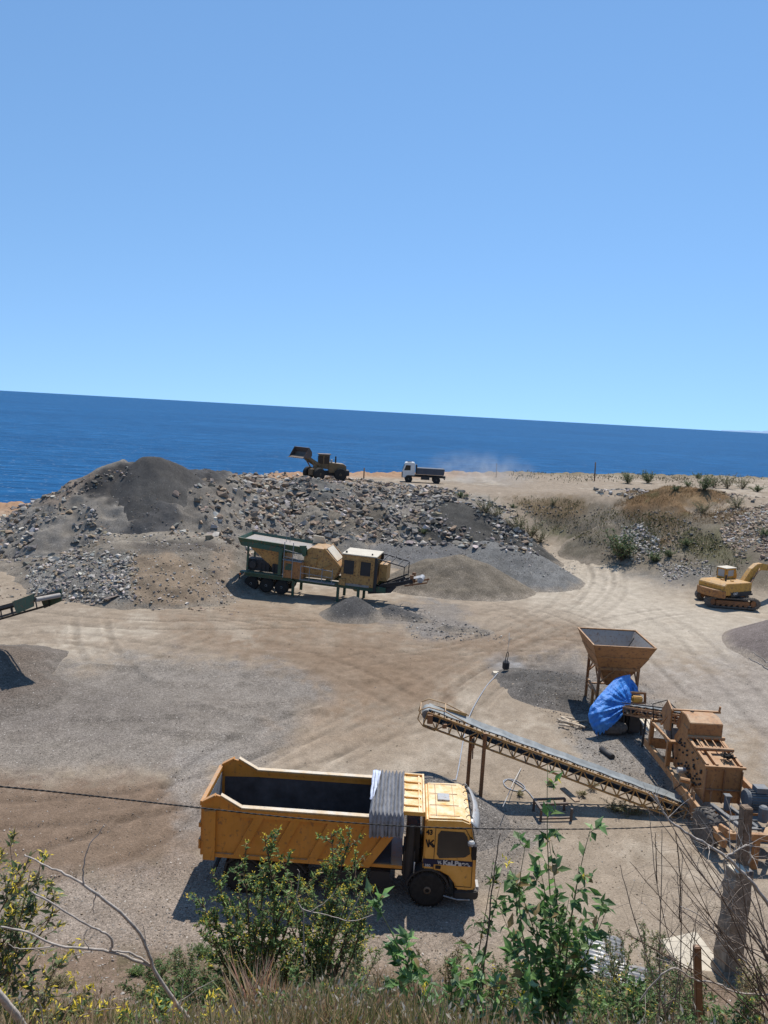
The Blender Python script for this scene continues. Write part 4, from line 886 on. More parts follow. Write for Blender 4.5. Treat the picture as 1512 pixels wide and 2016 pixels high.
for i in range(4):
    cs = ((-1, -1), (1, -1), (1, 1), (-1, 1)); p, q = cs[i], cs[(i+1) % 4]; b.bar((p[0]*1.53, p[1]*1.55, zr+.02), (q[0]*1.53, q[1]*1.55, zr+.02), .08, .05)
    b.bar((p[0]*1.29, p[1]*1.31, 3.11), (q[0]*1.29, q[1]*1.31, 3.11), .08, .04)
b.build('rim', M['plant_orange'], up_)
b = MB(); frust(b, 1.35, (.36, .36), 2.46, (.95, .95)); b.build('hopper_chute', M['plant_orange'], HO)
b = MB(); 
for i in range(4):
    cs = ((-1, -1), (1, -1), (1, 1), (-1, 1)); p, q = cs[i], cs[(i+1) % 4]; b.bar((p[0]*1.0, p[1]*1.0, 2.42), (q[0]*1.0, q[1]*1.0, 2.42), .1, .14)
b.build('top_frame', M['plant_orange'], HO)
for (x, y) in ((-1, -1), (1, -1), (1, 1), (-1, 1)): MB().box((x*.97, y*.97, 1.18), (.12, .12, 2.5)).build('leg', M['frame_rust'], HO)
b = MB()
for (p, q) in (((-1, -1), (1, -1)), ((1, -1), (1, 1)), ((1, 1), (-1, 1)), ((-1, 1), (-1, -1))):
    b.bar((p[0]*.97, p[1]*.97, 1.6), ((p[0]+(q[0]-p[0])*.4)*.97, (p[1]+(q[1]-p[1])*.4)*.97, 2.38), .06); b.bar((q[0]*.97, q[1]*.97, 1.6), ((q[0]+(p[0]-q[0])*.4)*.97, (q[1]+(p[1]-q[1])*.4)*.97, 2.38), .06)
    if p != (-1, -1): b.bar((p[0]*.97, p[1]*.97, .95), (q[0]*.97, q[1]*.97, .95), .07)
b.bar((-.97, -.97, 1.0), (-.97, .97, 1.25), .09); b.bar((-1.0, -.3, .2), (-1.0, -.3, 1.1), .12); b.build('brace', M['plant_orange'], HO)
MB().bar((.75, .3, 3.15), (1.1, .5, 3.62), .05).build('bent_rod', M['black_steel'], HO)
MB().box((0, 0, 2.62), (1.9, 1.9, .06)).build('grid_plate', M['steel_worn'], HO)
b = MB(); frust(b, 2.66, (1.0, 1.0), zr-.02, (1.46, 1.48), .02); b.build('lining', M['steel_worn'], HO)

# ---------- blue tarpaulin over the feeder drive
E_ = []
rows_px = [((1212, 1336), (1240, 1328), 35.6, 35.8, .10), ((1196, 1352), (1243, 1348), 35.1, 35.6, .25), ((1179, 1371), (1243, 1368), 34.6, 35.2, .45), ((1162, 1393), (1241, 1387), 34.25, 34.9, .60),
           ((1158, 1408), (1232, 1400), 34.0, 34.6, .62), ((1161, 1422), (1222, 1412), 33.9, 34.3, .55), ((1167, 1434), (1210, 1424), 33.8, 34.0, .4), ((1174, 1445), (1186, 1441), 33.75, 33.8, .1)]
def tarp_surface(rows, nu=26, nv=40, gather=(1241, 1387)):
    vs = []; R = len(rows)-1
    for j in range(nv+1):
        t = j/nv*R; i = min(int(t), R-1); f = t-i; a, b_ = rows[i], rows[i+1]
        for k in range(nu+1):
            u = k/nu; lx = a[0][0]*(1-f)+b_[0][0]*f; ly = a[0][1]*(1-f)+b_[0][1]*f; rx = a[1][0]*(1-f)+b_[1][0]*f; ry = a[1][1]*(1-f)+b_[1][1]*f
            Y = (a[2]*(1-f)+b_[2]*f)*(1-u)+(a[3]*(1-f)+b_[3]*f)*u; bl = a[4]*(1-f)+b_[4]*f
            px = lx+(rx-lx)*u; py = ly+(ry-ly)*u - 4*math.sin(math.pi*u)*min(1, bl*2)
            ridge = .30+.25*(1-min(1,t/R*1.6)); sh = (u/ridge if u < ridge else (1-u)/(1-ridge)); sh = sh**.8
            py += (6*math.sin(px*.9)+4*math.sin(px*2.3))*max(0, (t/R-.82)/.18)*.6; an = math.atan2(py-gather[1], px-gather[0]); rr_ = math.hypot(px-gather[0], py-gather[1])
            fold = .16*(abs(float(fbm(np.array([px*.03]), np.array([py*.022+3]), 1, 3, 8)[0])))+.13*(abs(math.sin(an*8.5+.6*math.sin(an*5)))-.5)*math.exp(-((rr_-26)/26)**2)+.02*math.sin(an*43)*math.exp(-((rr_-30)/22)**2) + .05*(abs(math.sin((px*.75-py*.45)*.10))-.5)+.03*(abs(math.sin((px*.3+py*.6)*.13))-.5) + .01*math.sin(py*.5+px*.3)
            p = atY(px, py, Y-bl*.5*sh+fold); vs.append(p)
    fs = [(j*(nu+1)+k, j*(nu+1)+k+1, (j+1)*(nu+1)+k+1, (j+1)*(nu+1)+k) for j in range(nv) for k in range(nu)]
    return vs, fs
b = MB(); vs, fs = tarp_surface(rows_px, 40, 60); to = atY(1200, 1440, 34.3); to.z = 0
b.add([v-to for v in vs], fs, False)
rows2 = [((1236, 1336), (1246, 1340), 36.0, 36.1, .05), ((1234, 1350), (1254, 1352), 35.8, 35.9, .15), ((1234, 1362), (1258, 1366), 35.6, 35.7, .15), ((1238, 1374), (1259, 1374), 35.4, 35.5, .05)]
vs, fs = tarp_surface(rows2, 10, 14, (1240, 1340)); b.add([v-to for v in vs], fs, True)
TP = b.build('blue_tarpaulin', M['tarp'], None, loc=to, recalc=False); md = TP.modifiers.new('s', 'SOLIDIFY'); md.thickness = .02
tag(TP, 'crumpled bright blue tarpaulin tied over machinery below the orange hopper', 'tarpaulin')
# dark machinery beneath
fo = V(12.2, 35.0, 0)
FD = thing('feeder_engine', 'dark shrouded engine unit under the blue tarpaulin', 'engine', fo)
b = MB(); b.box((-.9, .1, .75), (1.5, 1.3, 1.1), taper=.8); b.box((.15, -.2, .6), (.8, .9, 1.0), taper=.85); b.build('engine_body', M['black_steel'], FD, .12)
b = MB(); b.lathe((-1.25, -.75, .35), (1, .2, 0), [(-.1, .18), (.05, .3), (.6, .34), (1.0, .22), (1.1, .1)], 14); b.build('rubber_shroud', M['rubber_dusty'], FD)
b = MB()
for (x, y) in ((-.35, -.5), (.55, -.5), (-.35, .5), (.55, .5)): b.box((x, y, .6), (.09, .09, 1.2))
b.build('stand_leg', M['black_steel'], FD)
c0 = at(1240, 1362, 1.75)-fo
b = MB(); b.bar(at(1236, 1363, 1.75)-fo, at(1271, 1365, 1.75)-fo, .1, .1); b.bar(at(1270, 1365, 1.75)-fo, at(1270, 1384, 1.2)-fo, .1); b.bar(at(1238, 1363, 1.75)-fo, at(1238, 1384, 1.2)-fo, .08); b.bar(at(1238, 1384, 1.25)-fo, at(1270, 1384, 1.25)-fo, .08); b.build('drive_frame', M['frame_rust'], FD)
b = MB(); p = at(1253, 1375, 1.5)-fo; b.box(p, (.5, .4, .3)); b.build('gearbox', M['digger_yellow'], FD, .05)

# ---------- short feeder conveyor
SC_ = thing('feeder_conveyor', 'short conveyor between the blue tarpaulin and the top of the orange crusher plant', 'conveyor', (12.7, 32, 0)); o_ = V(12.7, 32, 0)
A2 = at(1240, 1392, 1.35)-o_; B2 = at(1384, 1413, 3.15)-o_
d2, s2, u2 = conveyor(SC_, A2, B2, .58, .32, M['plant_orange'], 8, M['belt'], drum=.16)
MB().tube([A2+u2*.2+s2*.38, (A2+B2)/2+u2*.22+s2*.38, B2+u2*.25+s2*.38], .03, 6).build('side_pipe', M['black_steel'], SC_)
for t in (.25, .62): p = A2+(B2-A2)*t; MB().bar(p-u2*.3, V(p.x, p.y, .0), .08).build('leg', M['black_steel'], SC_)

# ---------- orange crusher plant
CP = thing('crushing_plant', 'rusty orange crusher plant on a wheeled chassis at the lower end of the long conveyor', 'crusher', (13.3, 28, 0)); co = V(13.3, 28, 0)
def c_(x, y, z): return V(x, y, z)-co
b = MB()
for x, m0 in ((12.02, 31.9), (14.75, 30.0)): b.bar(c_(x, m0, .82), c_(x-.02, 23.9, .82), .16, .3)
for y in (31.6, 30.3, 26.2, 24.6): b.bar(c_(12.1, y, .80), c_(14.7, y-.3, .80), .14, .2)
b.build('chassis', M['plant_orange'], CP, .008)
b = MB(); b.bar(c_(12.05, 23.85, 1.15), c_(15.2, 23.95, 1.15), .16, .22); b.bar(c_(12.0, 24.4, 1.15), c_(12.25, 23.85, 1.15), .12, .22)
b.box(c_(13.05, 23.9, .5), (.18, .18, 1.1)); b.box(c_(14.6, 23.95, .5), (.18, .18, 1.1)); b.bar(c_(13.3, 23.9, 1.15), c_(14.0, 24.9, 1.15), .14, .16); b.build('tow_frame', M['plant_orange'], CP, .01)
# crusher housing
X0, X1 = 12.28, 13.62
b = MB(); b.prism([(26.45-28, .95), (26.45-28, 2.28), (28.35-28, 2.50), (28.35-28, 2.95), (28.9-28, 2.95), (29.6-28, 2.1), (29.4-28, .95)], X0-13.3, X1-13.3, 'yz')
hs = b.build('crusher_housing', M['plant_orange'], CP, .015)
b = MB(); rr2 = random.Random(4)
for k in range(46):
    y = 26.7+rr2.random()*2.4; z = 1.15+rr2.random()*1.2
    b.lathe(c_(X0-.01, y, z), (-1, 0, 0), [(0, .045), (.05, .04)], 6)
b.build('liner_bolt', M['black_steel'], hs)
b = MB()
for x in (X0+.05, X1-.05, X0+.4): b.bar(c_(x, 26.5, 2.36), c_(x, 28.3, 2.58), .10, .10)
for y, z in ((27.45, 2.56), (28.25, 2.66)): b.lathe(c_(X0-.05, y, z), (1, 0, 0), [(0, .08), (1.45, .08)], 8)
b.bar(c_(X0-.05, 26.47, 2.32), c_(X1+.1, 26.47, 2.32), .12, .08)
for k in range(4): b.bar(c_(X0+.25+k*.3, 27.5, 2.55), c_(X0+.25+k*.3, 28.2, 2.66), .04)
b.build('deck_frame', M['plant_orange'], hs)
b = MB()
for x in (X0+.02, (X0+X1)/2, X1-.02): b.bar(c_(x, 26.43, .95), c_(x, 26.43, 2.2), .07, .05)
b.bar(c_(X0, 26.42, 1.45), c_(X1, 26.42, 1.45), .06, .05); b.build('front_rib', M['frame_rust'], hs)
rr2 = random.Random(5)
b = MB(); cc = c_(X1-.35, 26.95, 2.45)
for k in range(9):
    a = rr2.uniform(0, 6.28); pts = [cc+V(rr2.uniform(-.22, .22), rr2.uniform(-.2, .2), rr2.uniform(0, .18)) for _ in range(6)]; b.tube(pts, .022, 5)
b.build('hose_bundle', M['rubber'], hs)
# upper feed box
b = MB(); b.prism([(28.28-28, 2.55), (28.28-28, 3.22), (28.75-28, 3.36), (29.3-28, 3.30), (29.6-28, 2.5)], X0+.03-13.3, X1-.03-13.3, 'yz'); fb = b.build('feed_box', M['plant_orange'], CP, .02)
b = MB(); b.bar(c_(X0-.25, 29.35, 3.30), c_(X1+.3, 29.35, 3.30), .1, .08); b.bar(c_(X0-.25, 29.35, 3.3), c_(X0-.3, 30.3, 2.3), .08); b.bar(c_(X1+.25, 29.35, 3.3), c_(X1+.25, 29.3, 3.55), .06)
b.prism([(29.4-28, 2.4), (29.4-28, 3.3), (29.9-28, 3.5), (30.4-28, 2.9), (30.0-28, 2.2)], X0-.30-13.3, X0-.24-13.3, 'yz'); b.build('feed_box_frame', M['plant_orange'], CP)
# left table frame and chute
b = MB()
for (x, y) in ((12.0, 31.3), (12.0, 29.3), (12.75, 31.2)): b.box(c_(x, y, 1.45), (.17, .17, 1.15))
b.bar(c_(11.95, 31.3, 2.05), c_(13.6, 31.0, 2.05), .14, .12); b.bar(c_(11.98, 31.3, 1.95), c_(12.05, 29.2, 1.95), .09, .12) ; b.bar(c_(12.0, 29.25, 2.0), c_(12.4, 29.25, 2.0), .2, .1); b.bar(c_(12.02, 31.2, 1.1), c_(13.6, 31.0, 1.1), .05, .4)
b.build('support_frame', M['plant_orange'], CP, .008)
b = MB(); b.sheet([c_(12.35, 30.8, 1.95), c_(13.2, 30.8, 1.95), c_(13.0, 30.4, 1.2), c_(12.5, 30.4, 1.2)], .04); b.sheet([c_(12.1, 30.9, 1.95), c_(12.1, 29.5, 1.9), c_(12.5, 29.6, 1.2), c_(12.5, 30.4, 1.2)], .04); b.sheet([c_(13.2, 30.8, 1.95), c_(13.2, 29.5, 1.9), c_(13.0, 29.6, 1.2), c_(13.0, 30.4, 1.2)], .04); b.build('chute', M['steel_worn'], CP)
b = MB()
for k in range(3): b.bar(at(1262+k*7, 1416, .9)-co, at(1275+k*7, 1440, .8)-co, .13, .05)
b.build('ribbed_plate', M['roof_cream'], CP)
b = MB(); b.sheet([c_(12.2, 28.4, 1.25), c_(12.2, 27.3, 1.25), c_(12.0, 27.2, .5), c_(12.0, 28.5, .5)], .05); b.bar(c_(11.95, 26.6, .35), c_(12.1, 27.0, 1.25), .08); b.bar(c_(11.85, 26.2, .35), c_(12.0, 26.6, 1.25), .08); b.lathe(c_(12.05, 27.2, 1.35), (-1, .2, .1), [(0, .1), (.35, .1)], 10); b.build('side_bracket', M['plant_orange'], CP)
b = MB(); b.lathe(c_(11.85, 27.9, 1.45), (1, 0, 0), [(0, .11), (.3, .11)], 12); b.build('air_filter', M['galv'], CP)
b = MB(); b.tube([c_(11.8, 28.3, 1.0), c_(11.75, 27.8, .7), c_(11.9, 27.5, 1.1)], .02, 5); b.tube([c_(12.0, 31.2, 2.1), c_(12.2, 32, 2.5), c_(12.6, 31.5, 2.9), c_(12.4, 30, 3.1)], .025, 5); b.tube([c_(12.15, 29.9, 3.3), c_(12.12, 29.5, 2.2), c_(12.1, 29.0, 1.4)], .03, 5); b.build('hose', M['rubber'], CP)
# motors on a grey sub frame
b = MB(); b.bar(c_(12.35, 25.9, 1.15), c_(12.75, 24.4, 1.15), .16, .12); b.bar(c_(13.0, 25.9, 1.1), c_(13.4, 24.4, 1.1), .14, .12); b.bar(c_(13.7, 26.1, 1.1), c_(14.7, 24.6, 1.1), .12, .12); b.bar(c_(12.5, 25.0, 1.13), c_(14.7, 25.2, 1.13), .3, .06); b.bar(c_(12.7, 24.4, 1.13), c_(14.7, 24.5, 1.13), .14, .06); b.build('motor_base', M['motor_grey'], CP, .01)
b = MB(); mc = c_(13.75, 25.55, 1.62)
b.lathe(mc, (1, 0, 0), [(-.42, .12), (-.42, .30), (-.34, .36), (-.30, .30), (.36, .30), (.42, .34), (.5, .3), (.5, .1)], 22); b.box(mc+V(.1, 0, .4), (.42, .36, .18)); b.box(mc+V(0, 0, -.34), (.6, .5, .1))
for k in range(22): a = 2*math.pi*k/22; b.box(mc+V(.03, .325*math.cos(a), .325*math.sin(a)), (.6, .012, .05), rx=a-math.pi/2)
b.build('electric_motor', M['motor_grey'], CP)
b = MB(); mc = c_(13.62, 24.75, 1.45); b.lathe(mc, (0, 0, 1), [(-.2, .16), (.28, .16), (.34, .1)], 14); b.build('electric_motor', M['motor_grey'], CP); b = MB(); b.box(c_(12.75, 25.6, 1.4), (.13, .2, .5)); b.box(c_(12.75, 25.6, 1.68), (.24, .24, .05)); b.build('bracket', M['motor_grey'], CP, .01)
wheel(CP, c_(11.98, 25.3, .62), .64, .46, (-1, -.12, 0), M['rubber_dusty'], M['black_steel'], 'wheel', 20, .5)
wheel(CP, c_(14.9, 25.3, .62), .64, .46, (1, 0, 0), M['rubber_dusty'], M['black_steel'], 'wheel', 20, .5)

# ---------- mobile crusher on a green trailer
MC = thing('mobile_crusher', 'green and yellow trailer-mounted mobile crusher at the foot of the rubble bank', 'crusher', (-11.0, 58.7, 0), rad(-10.5)); MC.rotation_euler = (0, rad(1.6), rad(-10.5))
b = MB()
for y in (.1, 2.3): b.bar((.3, y, 1.35), (11.6, y, 1.35), .14, .42)
for x in (.4, 2.5, 4.6, 6.8, 9, 11.4): b.bar((x, .1, 1.35), (x, 2.3, 1.35), .12, .3)
b.bar((0, -.05, 1.5), (3.8, -.05, 1.5), .5, .08); b.bar((3.8, -.05, 1.5), (4.6, .0, 1.1), .3, .08); b.build('trailer_frame', M['green'], MC)
for x in (4.3, 7.9, 9.5): MB().box((x, .05, .62), (.2, .16, 1.25)).build('jack_leg', M['green'], MC)
for x in (4.3, 7.9, 9.5): MB().box((x, 2.3, .62), (.2, .16, 1.25)).build('jack_leg', M['green'], MC)
for x in (.85, 2.1, 3.35):
    wheel(MC, (x, .2, .55), .56, .36, (0, -1, 0), M['rubber'], M['steel_worn'], hubr=.55, deep=.05); wheel(MC, (x, 2.2, .55), .56, .36, (0, 1, 0), M['rubber'], M['steel_worn'], hubr=.55, deep=.05)
# feed hopper box, tapering underneath
b = MB(); b.sheet([(-.1, 0, 3.55), (5.3, 0, 3.35), (5.3, -.25, 4.0), (-.3, -.3, 4.2)], .06); b.sheet([(-.1, 2.5, 3.55), (5.3, 2.5, 3.35), (5.3, 2.75, 4.0), (-.3, 2.8, 4.2)], .06); b.sheet([(-.1, 0, 3.55), (-.1, 2.5, 3.55), (-.3, 2.8, 4.2), (-.3, -.3, 4.2)], .06)
b.bar((.5, -.02, 1.6), (.5, -.02, 3.5), .14); b.bar((3.2, -.1, 1.6), (3.2, -.1, 3.7), .35, .25); b.bar((.2, 2.4, 1.6), (.2, 2.4, 3.5), .14); b.bar((3.2, 2.4, 1.6), (3.2, 2.4, 3.5), .14); b.bar((0, -.12, 3.75), (3.4, -.2, 3.55), .1, .4)
b.sheet([(5.0, -.25, 3.3), (5.25, -.25, 3.3), (5.25, -.3, 4.15), (4.7, -.3, 4.1)], .08); b.build('hopper_frame', M['green'], MC)
b = MB(); b.sheet([(0, 0, 4.0), (0, 2.6, 4.0), (5.2, 2.6, 3.75), (5.2, 0, 3.75)], .05); b.build('vibrating_feeder', M['steel_worn'], MC)
b = MB(); b.hull8([(2.4, .3, 2.0), (3.3, .3, 2.2), (3.3, 2.2, 2.2), (2.4, 2.2, 2.0)], [(.6, .05, 3.5), (3.6, .05, 3.35), (3.6, 2.5, 3.35), (.6, 2.5, 3.5)]); b.build('undersize_chute', M['plant_yellow'], MC, .03)
b = MB(); b.box((1.3, .7, 2.05), (1.8, .9, .9)); b.box((2.9, .6, 1.95), (.9, .8, .7)); b.lathe((.9, .0, 2.1), (0, 1, 0), [(0, .3), (.3, .3)], 14); b.bar((-.1, .1, 1.2), (-.25, .1, .35), .08)
for k in range(5): b.bar((1.6+k*.35, .1, 1.6), (1.6+k*.35, .1, 2.3), .05)
b.build('engine', M['black_steel'], MC, .04); MB().box((-.05, .0, 1.25), (.1, .16, .14)).build('marker_lamp', M['orange_lamp'], MC)
b = MB(); b.box((4.35, .1, 2.15), (1.6, .9, 1.35)); cb = b.build('control_cabinet', M['plant_orange'], MC, .03); MB().box((3.95, -.37, 2.35), (.5, .03, .5)).build('panel', M['green'], cb)
# crusher body
b = MB(); b.prism([(5.0, 1.6), (5.0, 3.65), (5.55, 3.98), (6.7, 3.95), (7.9, 2.75), (7.9, 2.5), (7.5, 1.7)], .1, 2.4); cbx = b.build('crusher_body', M['plant_yellow'], MC, .03)
b = MB(); b.sheet([(6.72, .35, 4.0), (6.72, 2.1, 4.0), (7.6, 2.1, 3.1), (7.6, .35, 3.1)], .05); b.build('inspection_hatch', M['roof_cream'], cbx)
b = MB(); b.bar((6.6, .0, 4.03), (8.0, .0, 2.7), .1, .12); b.bar((6.6, 2.4, 4.03), (8.0, 2.4, 2.7), .1, .12); b.bar((6.7, 0, 3.98), (6.7, 2.4, 3.98), .1, .1); b.bar((8.0, 0, 2.75), (8.0, 2.4, 2.75), .12, .1); b.bar((5.1, .05, 1.9), (6.4, .05, 3.4), .08, .06); b.bar((5.9, .04, 1.9), (7.2, .04, 2.9), .08, .06); b.box((5.8, .05, 2.9), (.5, .06, .5)); b.build('rib', M['plant_yellow'], cbx)
b = MB(); b.sheet([(4.95, 2.6, 3.9), (6.1, 2.6, 3.9), (5.9, 2.4, 4.5), (5.0, 2.4, 4.55)], .06); b.build('belt_guard', M['roof_cream'], MC)
b = MB()
for x in (3.6, 4.3, 5.0, 5.7, 6.7, 7.5): b.bar((x, -.55, 1.5), (x, -.55, 2.6 if x > 4.6 else 4.3), .05)
b.bar((5.0, -.55, 2.6), (7.5, -.55, 2.45), .05); b.bar((5.0, -.55, 2.05), (7.5, -.55, 1.95), .04); b.bar((3.6, -.55, 3.7), (5.0, -.55, 3.5), .05); b.bar((3.6, -.55, 3.2), (5.0, -.55, 3.0), .04); b.bar((4.9, -.3, 1.5), (7.7, -.3, 1.45), .5, .05); b.bar((3.5, -.3, 2.9), (5.0, -.3, 2.85), .5, .05)
for x in (3.7, 4.0): b.bar((x, -.55, 4.3), (x, -.55, 5.1), .03)
b.build('walkway_railing', M['grey_steel'], MC)
# engine house
b = MB(); b.box((9.35, 1.2, 2.62), (2.6, 2.5, 2.35)); eh = b.build('engine_house', M['plant_yellow'], MC, .04)
b = MB(); b.box((9.4, 1.2, 3.84), (2.75, 2.7, .08)); b.build('roof', M['roof_cream'], eh, .02)
for x in (8.65, 9.95): MB().box((x, -.07, 2.85), (.78, .03, 1.05)).build('louvre', M['black_steel'], eh); 
for x in (8.65, 9.95):
    b = MB(); 
    for (dx, dz, wx, wz) in ((-.43, 0, .06, 1.2), (.43, 0, .06, 1.2), (0, .58, .92, .06), (0, -.58, .92, .06)): b.box((x+dx, -.08, 2.85+dz), (wx, .05, wz))
    b.build('door_frame', M['plant_yellow'], eh)
b = MB(); b.box((9.2, -.03, 1.50), (2.2, .06, .18)); b.build('sill', M['steel_worn'], eh); b = MB(); b.lathe((8.3, .3, 3.9), (0, 0, 1), [(0, .09), (.12, .07)], 8); b.lathe((10.3, .4, 3.9), (0, 0, 1), [(0, .07), (.1, .06)], 8); b.build('cap', M['black_steel'], eh)
b = MB(); b.bar((8.2, .1, 1.4), (8.2, .1, 1.9), .5, .5); b.lathe((9.3, .5, 1.3), (0, 1, 0), [(-.45, .3), (.5, .3)], 14); b.build('belly_tank', M['plant_yellow'], MC)
b = MB()
for y in (.0, 2.4): b.bar((10.6, y, 3.75), (12.9, y, 3.35), .08); b.bar((12.9, y, 3.35), (12.9, y, 2.2), .06)
for x, z in ((11.2, 3.64), (11.8, 3.54), (12.4, 3.44), (12.9, 3.35)): b.bar((x, 0, z), (x, 2.4, z), .07)
b.bar((10.75, .0, 1.2), (10.75, .0, 3.7), .26, .2); b.bar((10.75, 2.4, 1.2), (10.75, 2.4, 3.7), .26, .2); b.bar((11.2, .0, 1.8), (12.9, .1, 2.2), .1); b.build('canopy_frame', M['black_steel'], MC)
MB().box((11.2, 1.3, 2.6), (.6, 1.6, 1.3)).build('radiator', M['plant_yellow'], MC)
b = MB()
for y in (.2, 1.3): b.bar((10.2, y, 1.1), (13.6, y, 2.35), .1, .3); b.bar((10.9, y, 1.5), (13.0, y, 2.55), .08, .12)
for k in range(8): b.bar((10.6+k*.38, .2, 1.30+k*.14), (10.6+k*.38, 1.3, 1.30+k*.14), .06)
b.prism([(10.2, .9), (12.0, 1.2), (12.4, 1.7), (11.2, 1.6)], .15, 1.35); b.build('discharge_conveyor', M['black_steel'], MC)
b = MB(); b.box((13.5, .2, 2.35), (.28, .1, .8)); b.box((13.5, 1.3, 2.35), (.28, .1, .8)); b.bar((13.0, .1, 1.9), (14.7, .1, 2.35), .08, .12); b.bar((13.0, 1.4, 1.9), (14.7, 1.4, 2.35), .08, .12); b.bar((14.7, .1, 2.35), (14.75, .1, 2.75), .05); b.build('head_frame', M['frame_rust'], MC)
b = MB(); b.lathe((14.15, .15, 2.45), (0, 1, 0), [(0, .22), (1.2, .22)], 16); b.bar((13.3, .75, 2.4), (14.1, .75, 2.6), 1.0, .03); b.build('head_roller', M['galv'], MC)

# ---------- tracked excavator
ex, ey = 29.3, 63.0
EX = thing('excavator', 'yellow tracked excavator with rusty counterweight parked at the right edge', 'excavator', (ex, ey, 0), rad(-4))
for y in (-1.2, 1.2):
    b = MB(); Lh, R = 1.75, .42; P = [(Lh*c1+R*math.cos(a), R+.02+R*math.sin(a)) for c1, rng_ in ((1, np.linspace(-math.pi/2, math.pi/2, 10)), (-1, np.linspace(math.pi/2, 1.5*math.pi, 10))) for a in rng_]
    Q = [(x*.86, (z-.44)*.74+.44) for x, z in P]
    for i in range(len(P)): j = (i+1) % len(P); b.prism([P[i], P[j], Q[j], Q[i]], y-.28, y+.28)
    n_ = 0
    for i in range(len(P)):
        j = (i+1) % len(P); a = V(P[i][0], y, P[i][1]); c = V(P[j][0], y, P[j][1]); seg = (c-a).length; kk = max(1, int(seg/.18)); nrm = V((c-a).z, 0, -(c-a).x).normalized()
        for q in range(kk): p = a+(c-a)*(q+.5)/kk+nrm*.02; b.bar(p-V(0, .3, 0), p+V(0, .3, 0), .05, .05, up=nrm)
    tk = b.build('track', M['rubber_dusty'], EX)
    b = MB(); b.box((0, y, .42), (2.7, .3, .34)); [b.lathe((x, y-.2, .2), (0, 1, 0), [(0, .13), (.4, .13)], 12) for x in (-1.2, -.75, -.3, .15, .6, 1.05)]; b.lathe((1.72, y-.2, .44), (0, 1, 0), [(0, .3), (.4, .3)], 16); b.lathe((-1.72, y-.2, .44), (0, 1, 0), [(0, .28), (.4, .28)], 16); b.build('track_frame', M['frame_rust'], tk)
b = MB(); b.box((0, 0, .62), (1.4, 2.2, .5)); b.lathe((0, 0, .85), (0, 0, 1), [(0, .6), (.22, .6)], 24); b.build('undercarriage', M['black_steel'], EX)
UP = bpy.data.objects.new('upper_body', None)
up_root = Matrix.Rotation(rad(33), 4, 'Z')
def U(x, y, z): v = up_root @ V(x, y, z); return v
class UB(MB):
    def build(s, *a, **k):
        s.v = [tuple(U(*v)) for v in s.v]; return MB.build(s, *a, **k)
b = UB(); b.prism([(-2.2, 1.12), (-2.2, 1.95), (-1.9, 2.12), (1.3, 2.05), (1.3, 1.12)], -1.25, 1.25); eb = b.build('engine_cover', M['digger_yellow'], EX, .04)
b = UB(); b.prism([(-1.2, .98), (1.5, .98), (1.5, 1.12), (-1.2, 1.12)], -1.27, 1.27); b.box((0, -1.27, 1.22), (2.6, .03, .26)); b.build('skirt', M['black_steel'], eb)
b = UB()
arc = [(-2.25-.42*math.cos((t)*math.pi/2), 1.34*t) for t in (-1, -.8, -.4, 0, .4, .8, 1)]; b.prism([(-2.0, -1.34)]+arc+[(-2.0, 1.34)], .95, 1.55, 'xy'); b.build('counterweight', paint('counterweight_paint', (.42, .18, .04), .6, .4, .7), EX, .04)
b = UB(); b.prism([(-.0, 2.05), (-.05, 2.95), (1.25, 2.95), (1.45, 2.4), (1.45, 2.05)], .35, 1.25); cb = b.build('cab', M['digger_yellow'], EX, .04)
b = UB(); b.box((-.035, .8, 2.55), (.03, .62, .6)); b.box((.6, .345, 2.55), (.7, .02, .5)); b.build('window', plain('pale_glass', (.35, .37, .36), .2, .1, 2), cb)
b = UB(); b.box((.6, .8, 2.98), (1.4, 1.0, .06)); b.build('roof', M['roof_cream'], cb, .01)
b = UB(); b.tube([(-.15, 1.75, 2.1), (-.2, 1.7, 2.9), (.6, 1.7, 2.9), (.6, 1.7, 2.1)], .03, 6); b.build('open_door', M['black_steel'], cb)
b = UB(); b.lathe((-.7, -.2, 2.05), (0, 0, 1), [(0, .07), (.55, .07)], 8); b.build('exhaust', M['black_steel'], EX); b = UB(); b.box((-.7, .1, 2.14), (.25, .25, .12)); b.box((-.3, -.5, 2.12), (.2, .2, .1)); b.build('cap', M['digger_yellow'], eb)
# boom and cylinders, in the plane of the heading
bp_ = [(.9, 1.75), (2.4, 3.6), (3.3, 4.1), (5.6, 3.3), (5.75, 2.9), (3.4, 3.35), (2.75, 3.05), (1.5, 1.4)]
bp_ = [(.9, 1.7), (2.05, 3.05), (2.7, 3.42), (3.4, 3.45), (6.4, 2.9), (6.4, 2.6), (3.4, 2.85), (2.75, 2.75), (1.6, 1.35)]
b = UB(); b.prism(bp_, -.55, -.13); b.build('boom', M['digger_yellow'], EX, .03)
b = UB(); b.prism([(6.1, 3.1), (6.9, 2.9), (6.7, .9), (6.4, .9)], -.5, -.18); b.build('arm', M['digger_yellow'], EX, .03)
b = UB(); b.prism([(6.3, 1.0), (6.9, 1.1), (7.1, .4), (6.6, .05), (6.0, .25)], -.9, .25); b.build('bucket', M['bucket_steel'], EX, .03)
b = UB()
for y in (-.68, -.02): b.tube([(1.3, y, 1.15), (2.25, y, 2.3)], .09, 8); b.tube([(2.25, y, 2.3), (2.9, y, 3.05)], .05, 8)
b.build('boom_cylinder', M['frame_rust'], EX)
q = text('CAT', .26, M['letter_white'], EX, U(-1.02, -1.30, 1.16), 'lettering', .01); q.rotation_euler = (rad(90), 0, rad(33))
b = UB(); b.box((-.78, -1.283, 1.25), (.62, .01, .26)); b.build('sign_plate', M['letter_black'], EX)

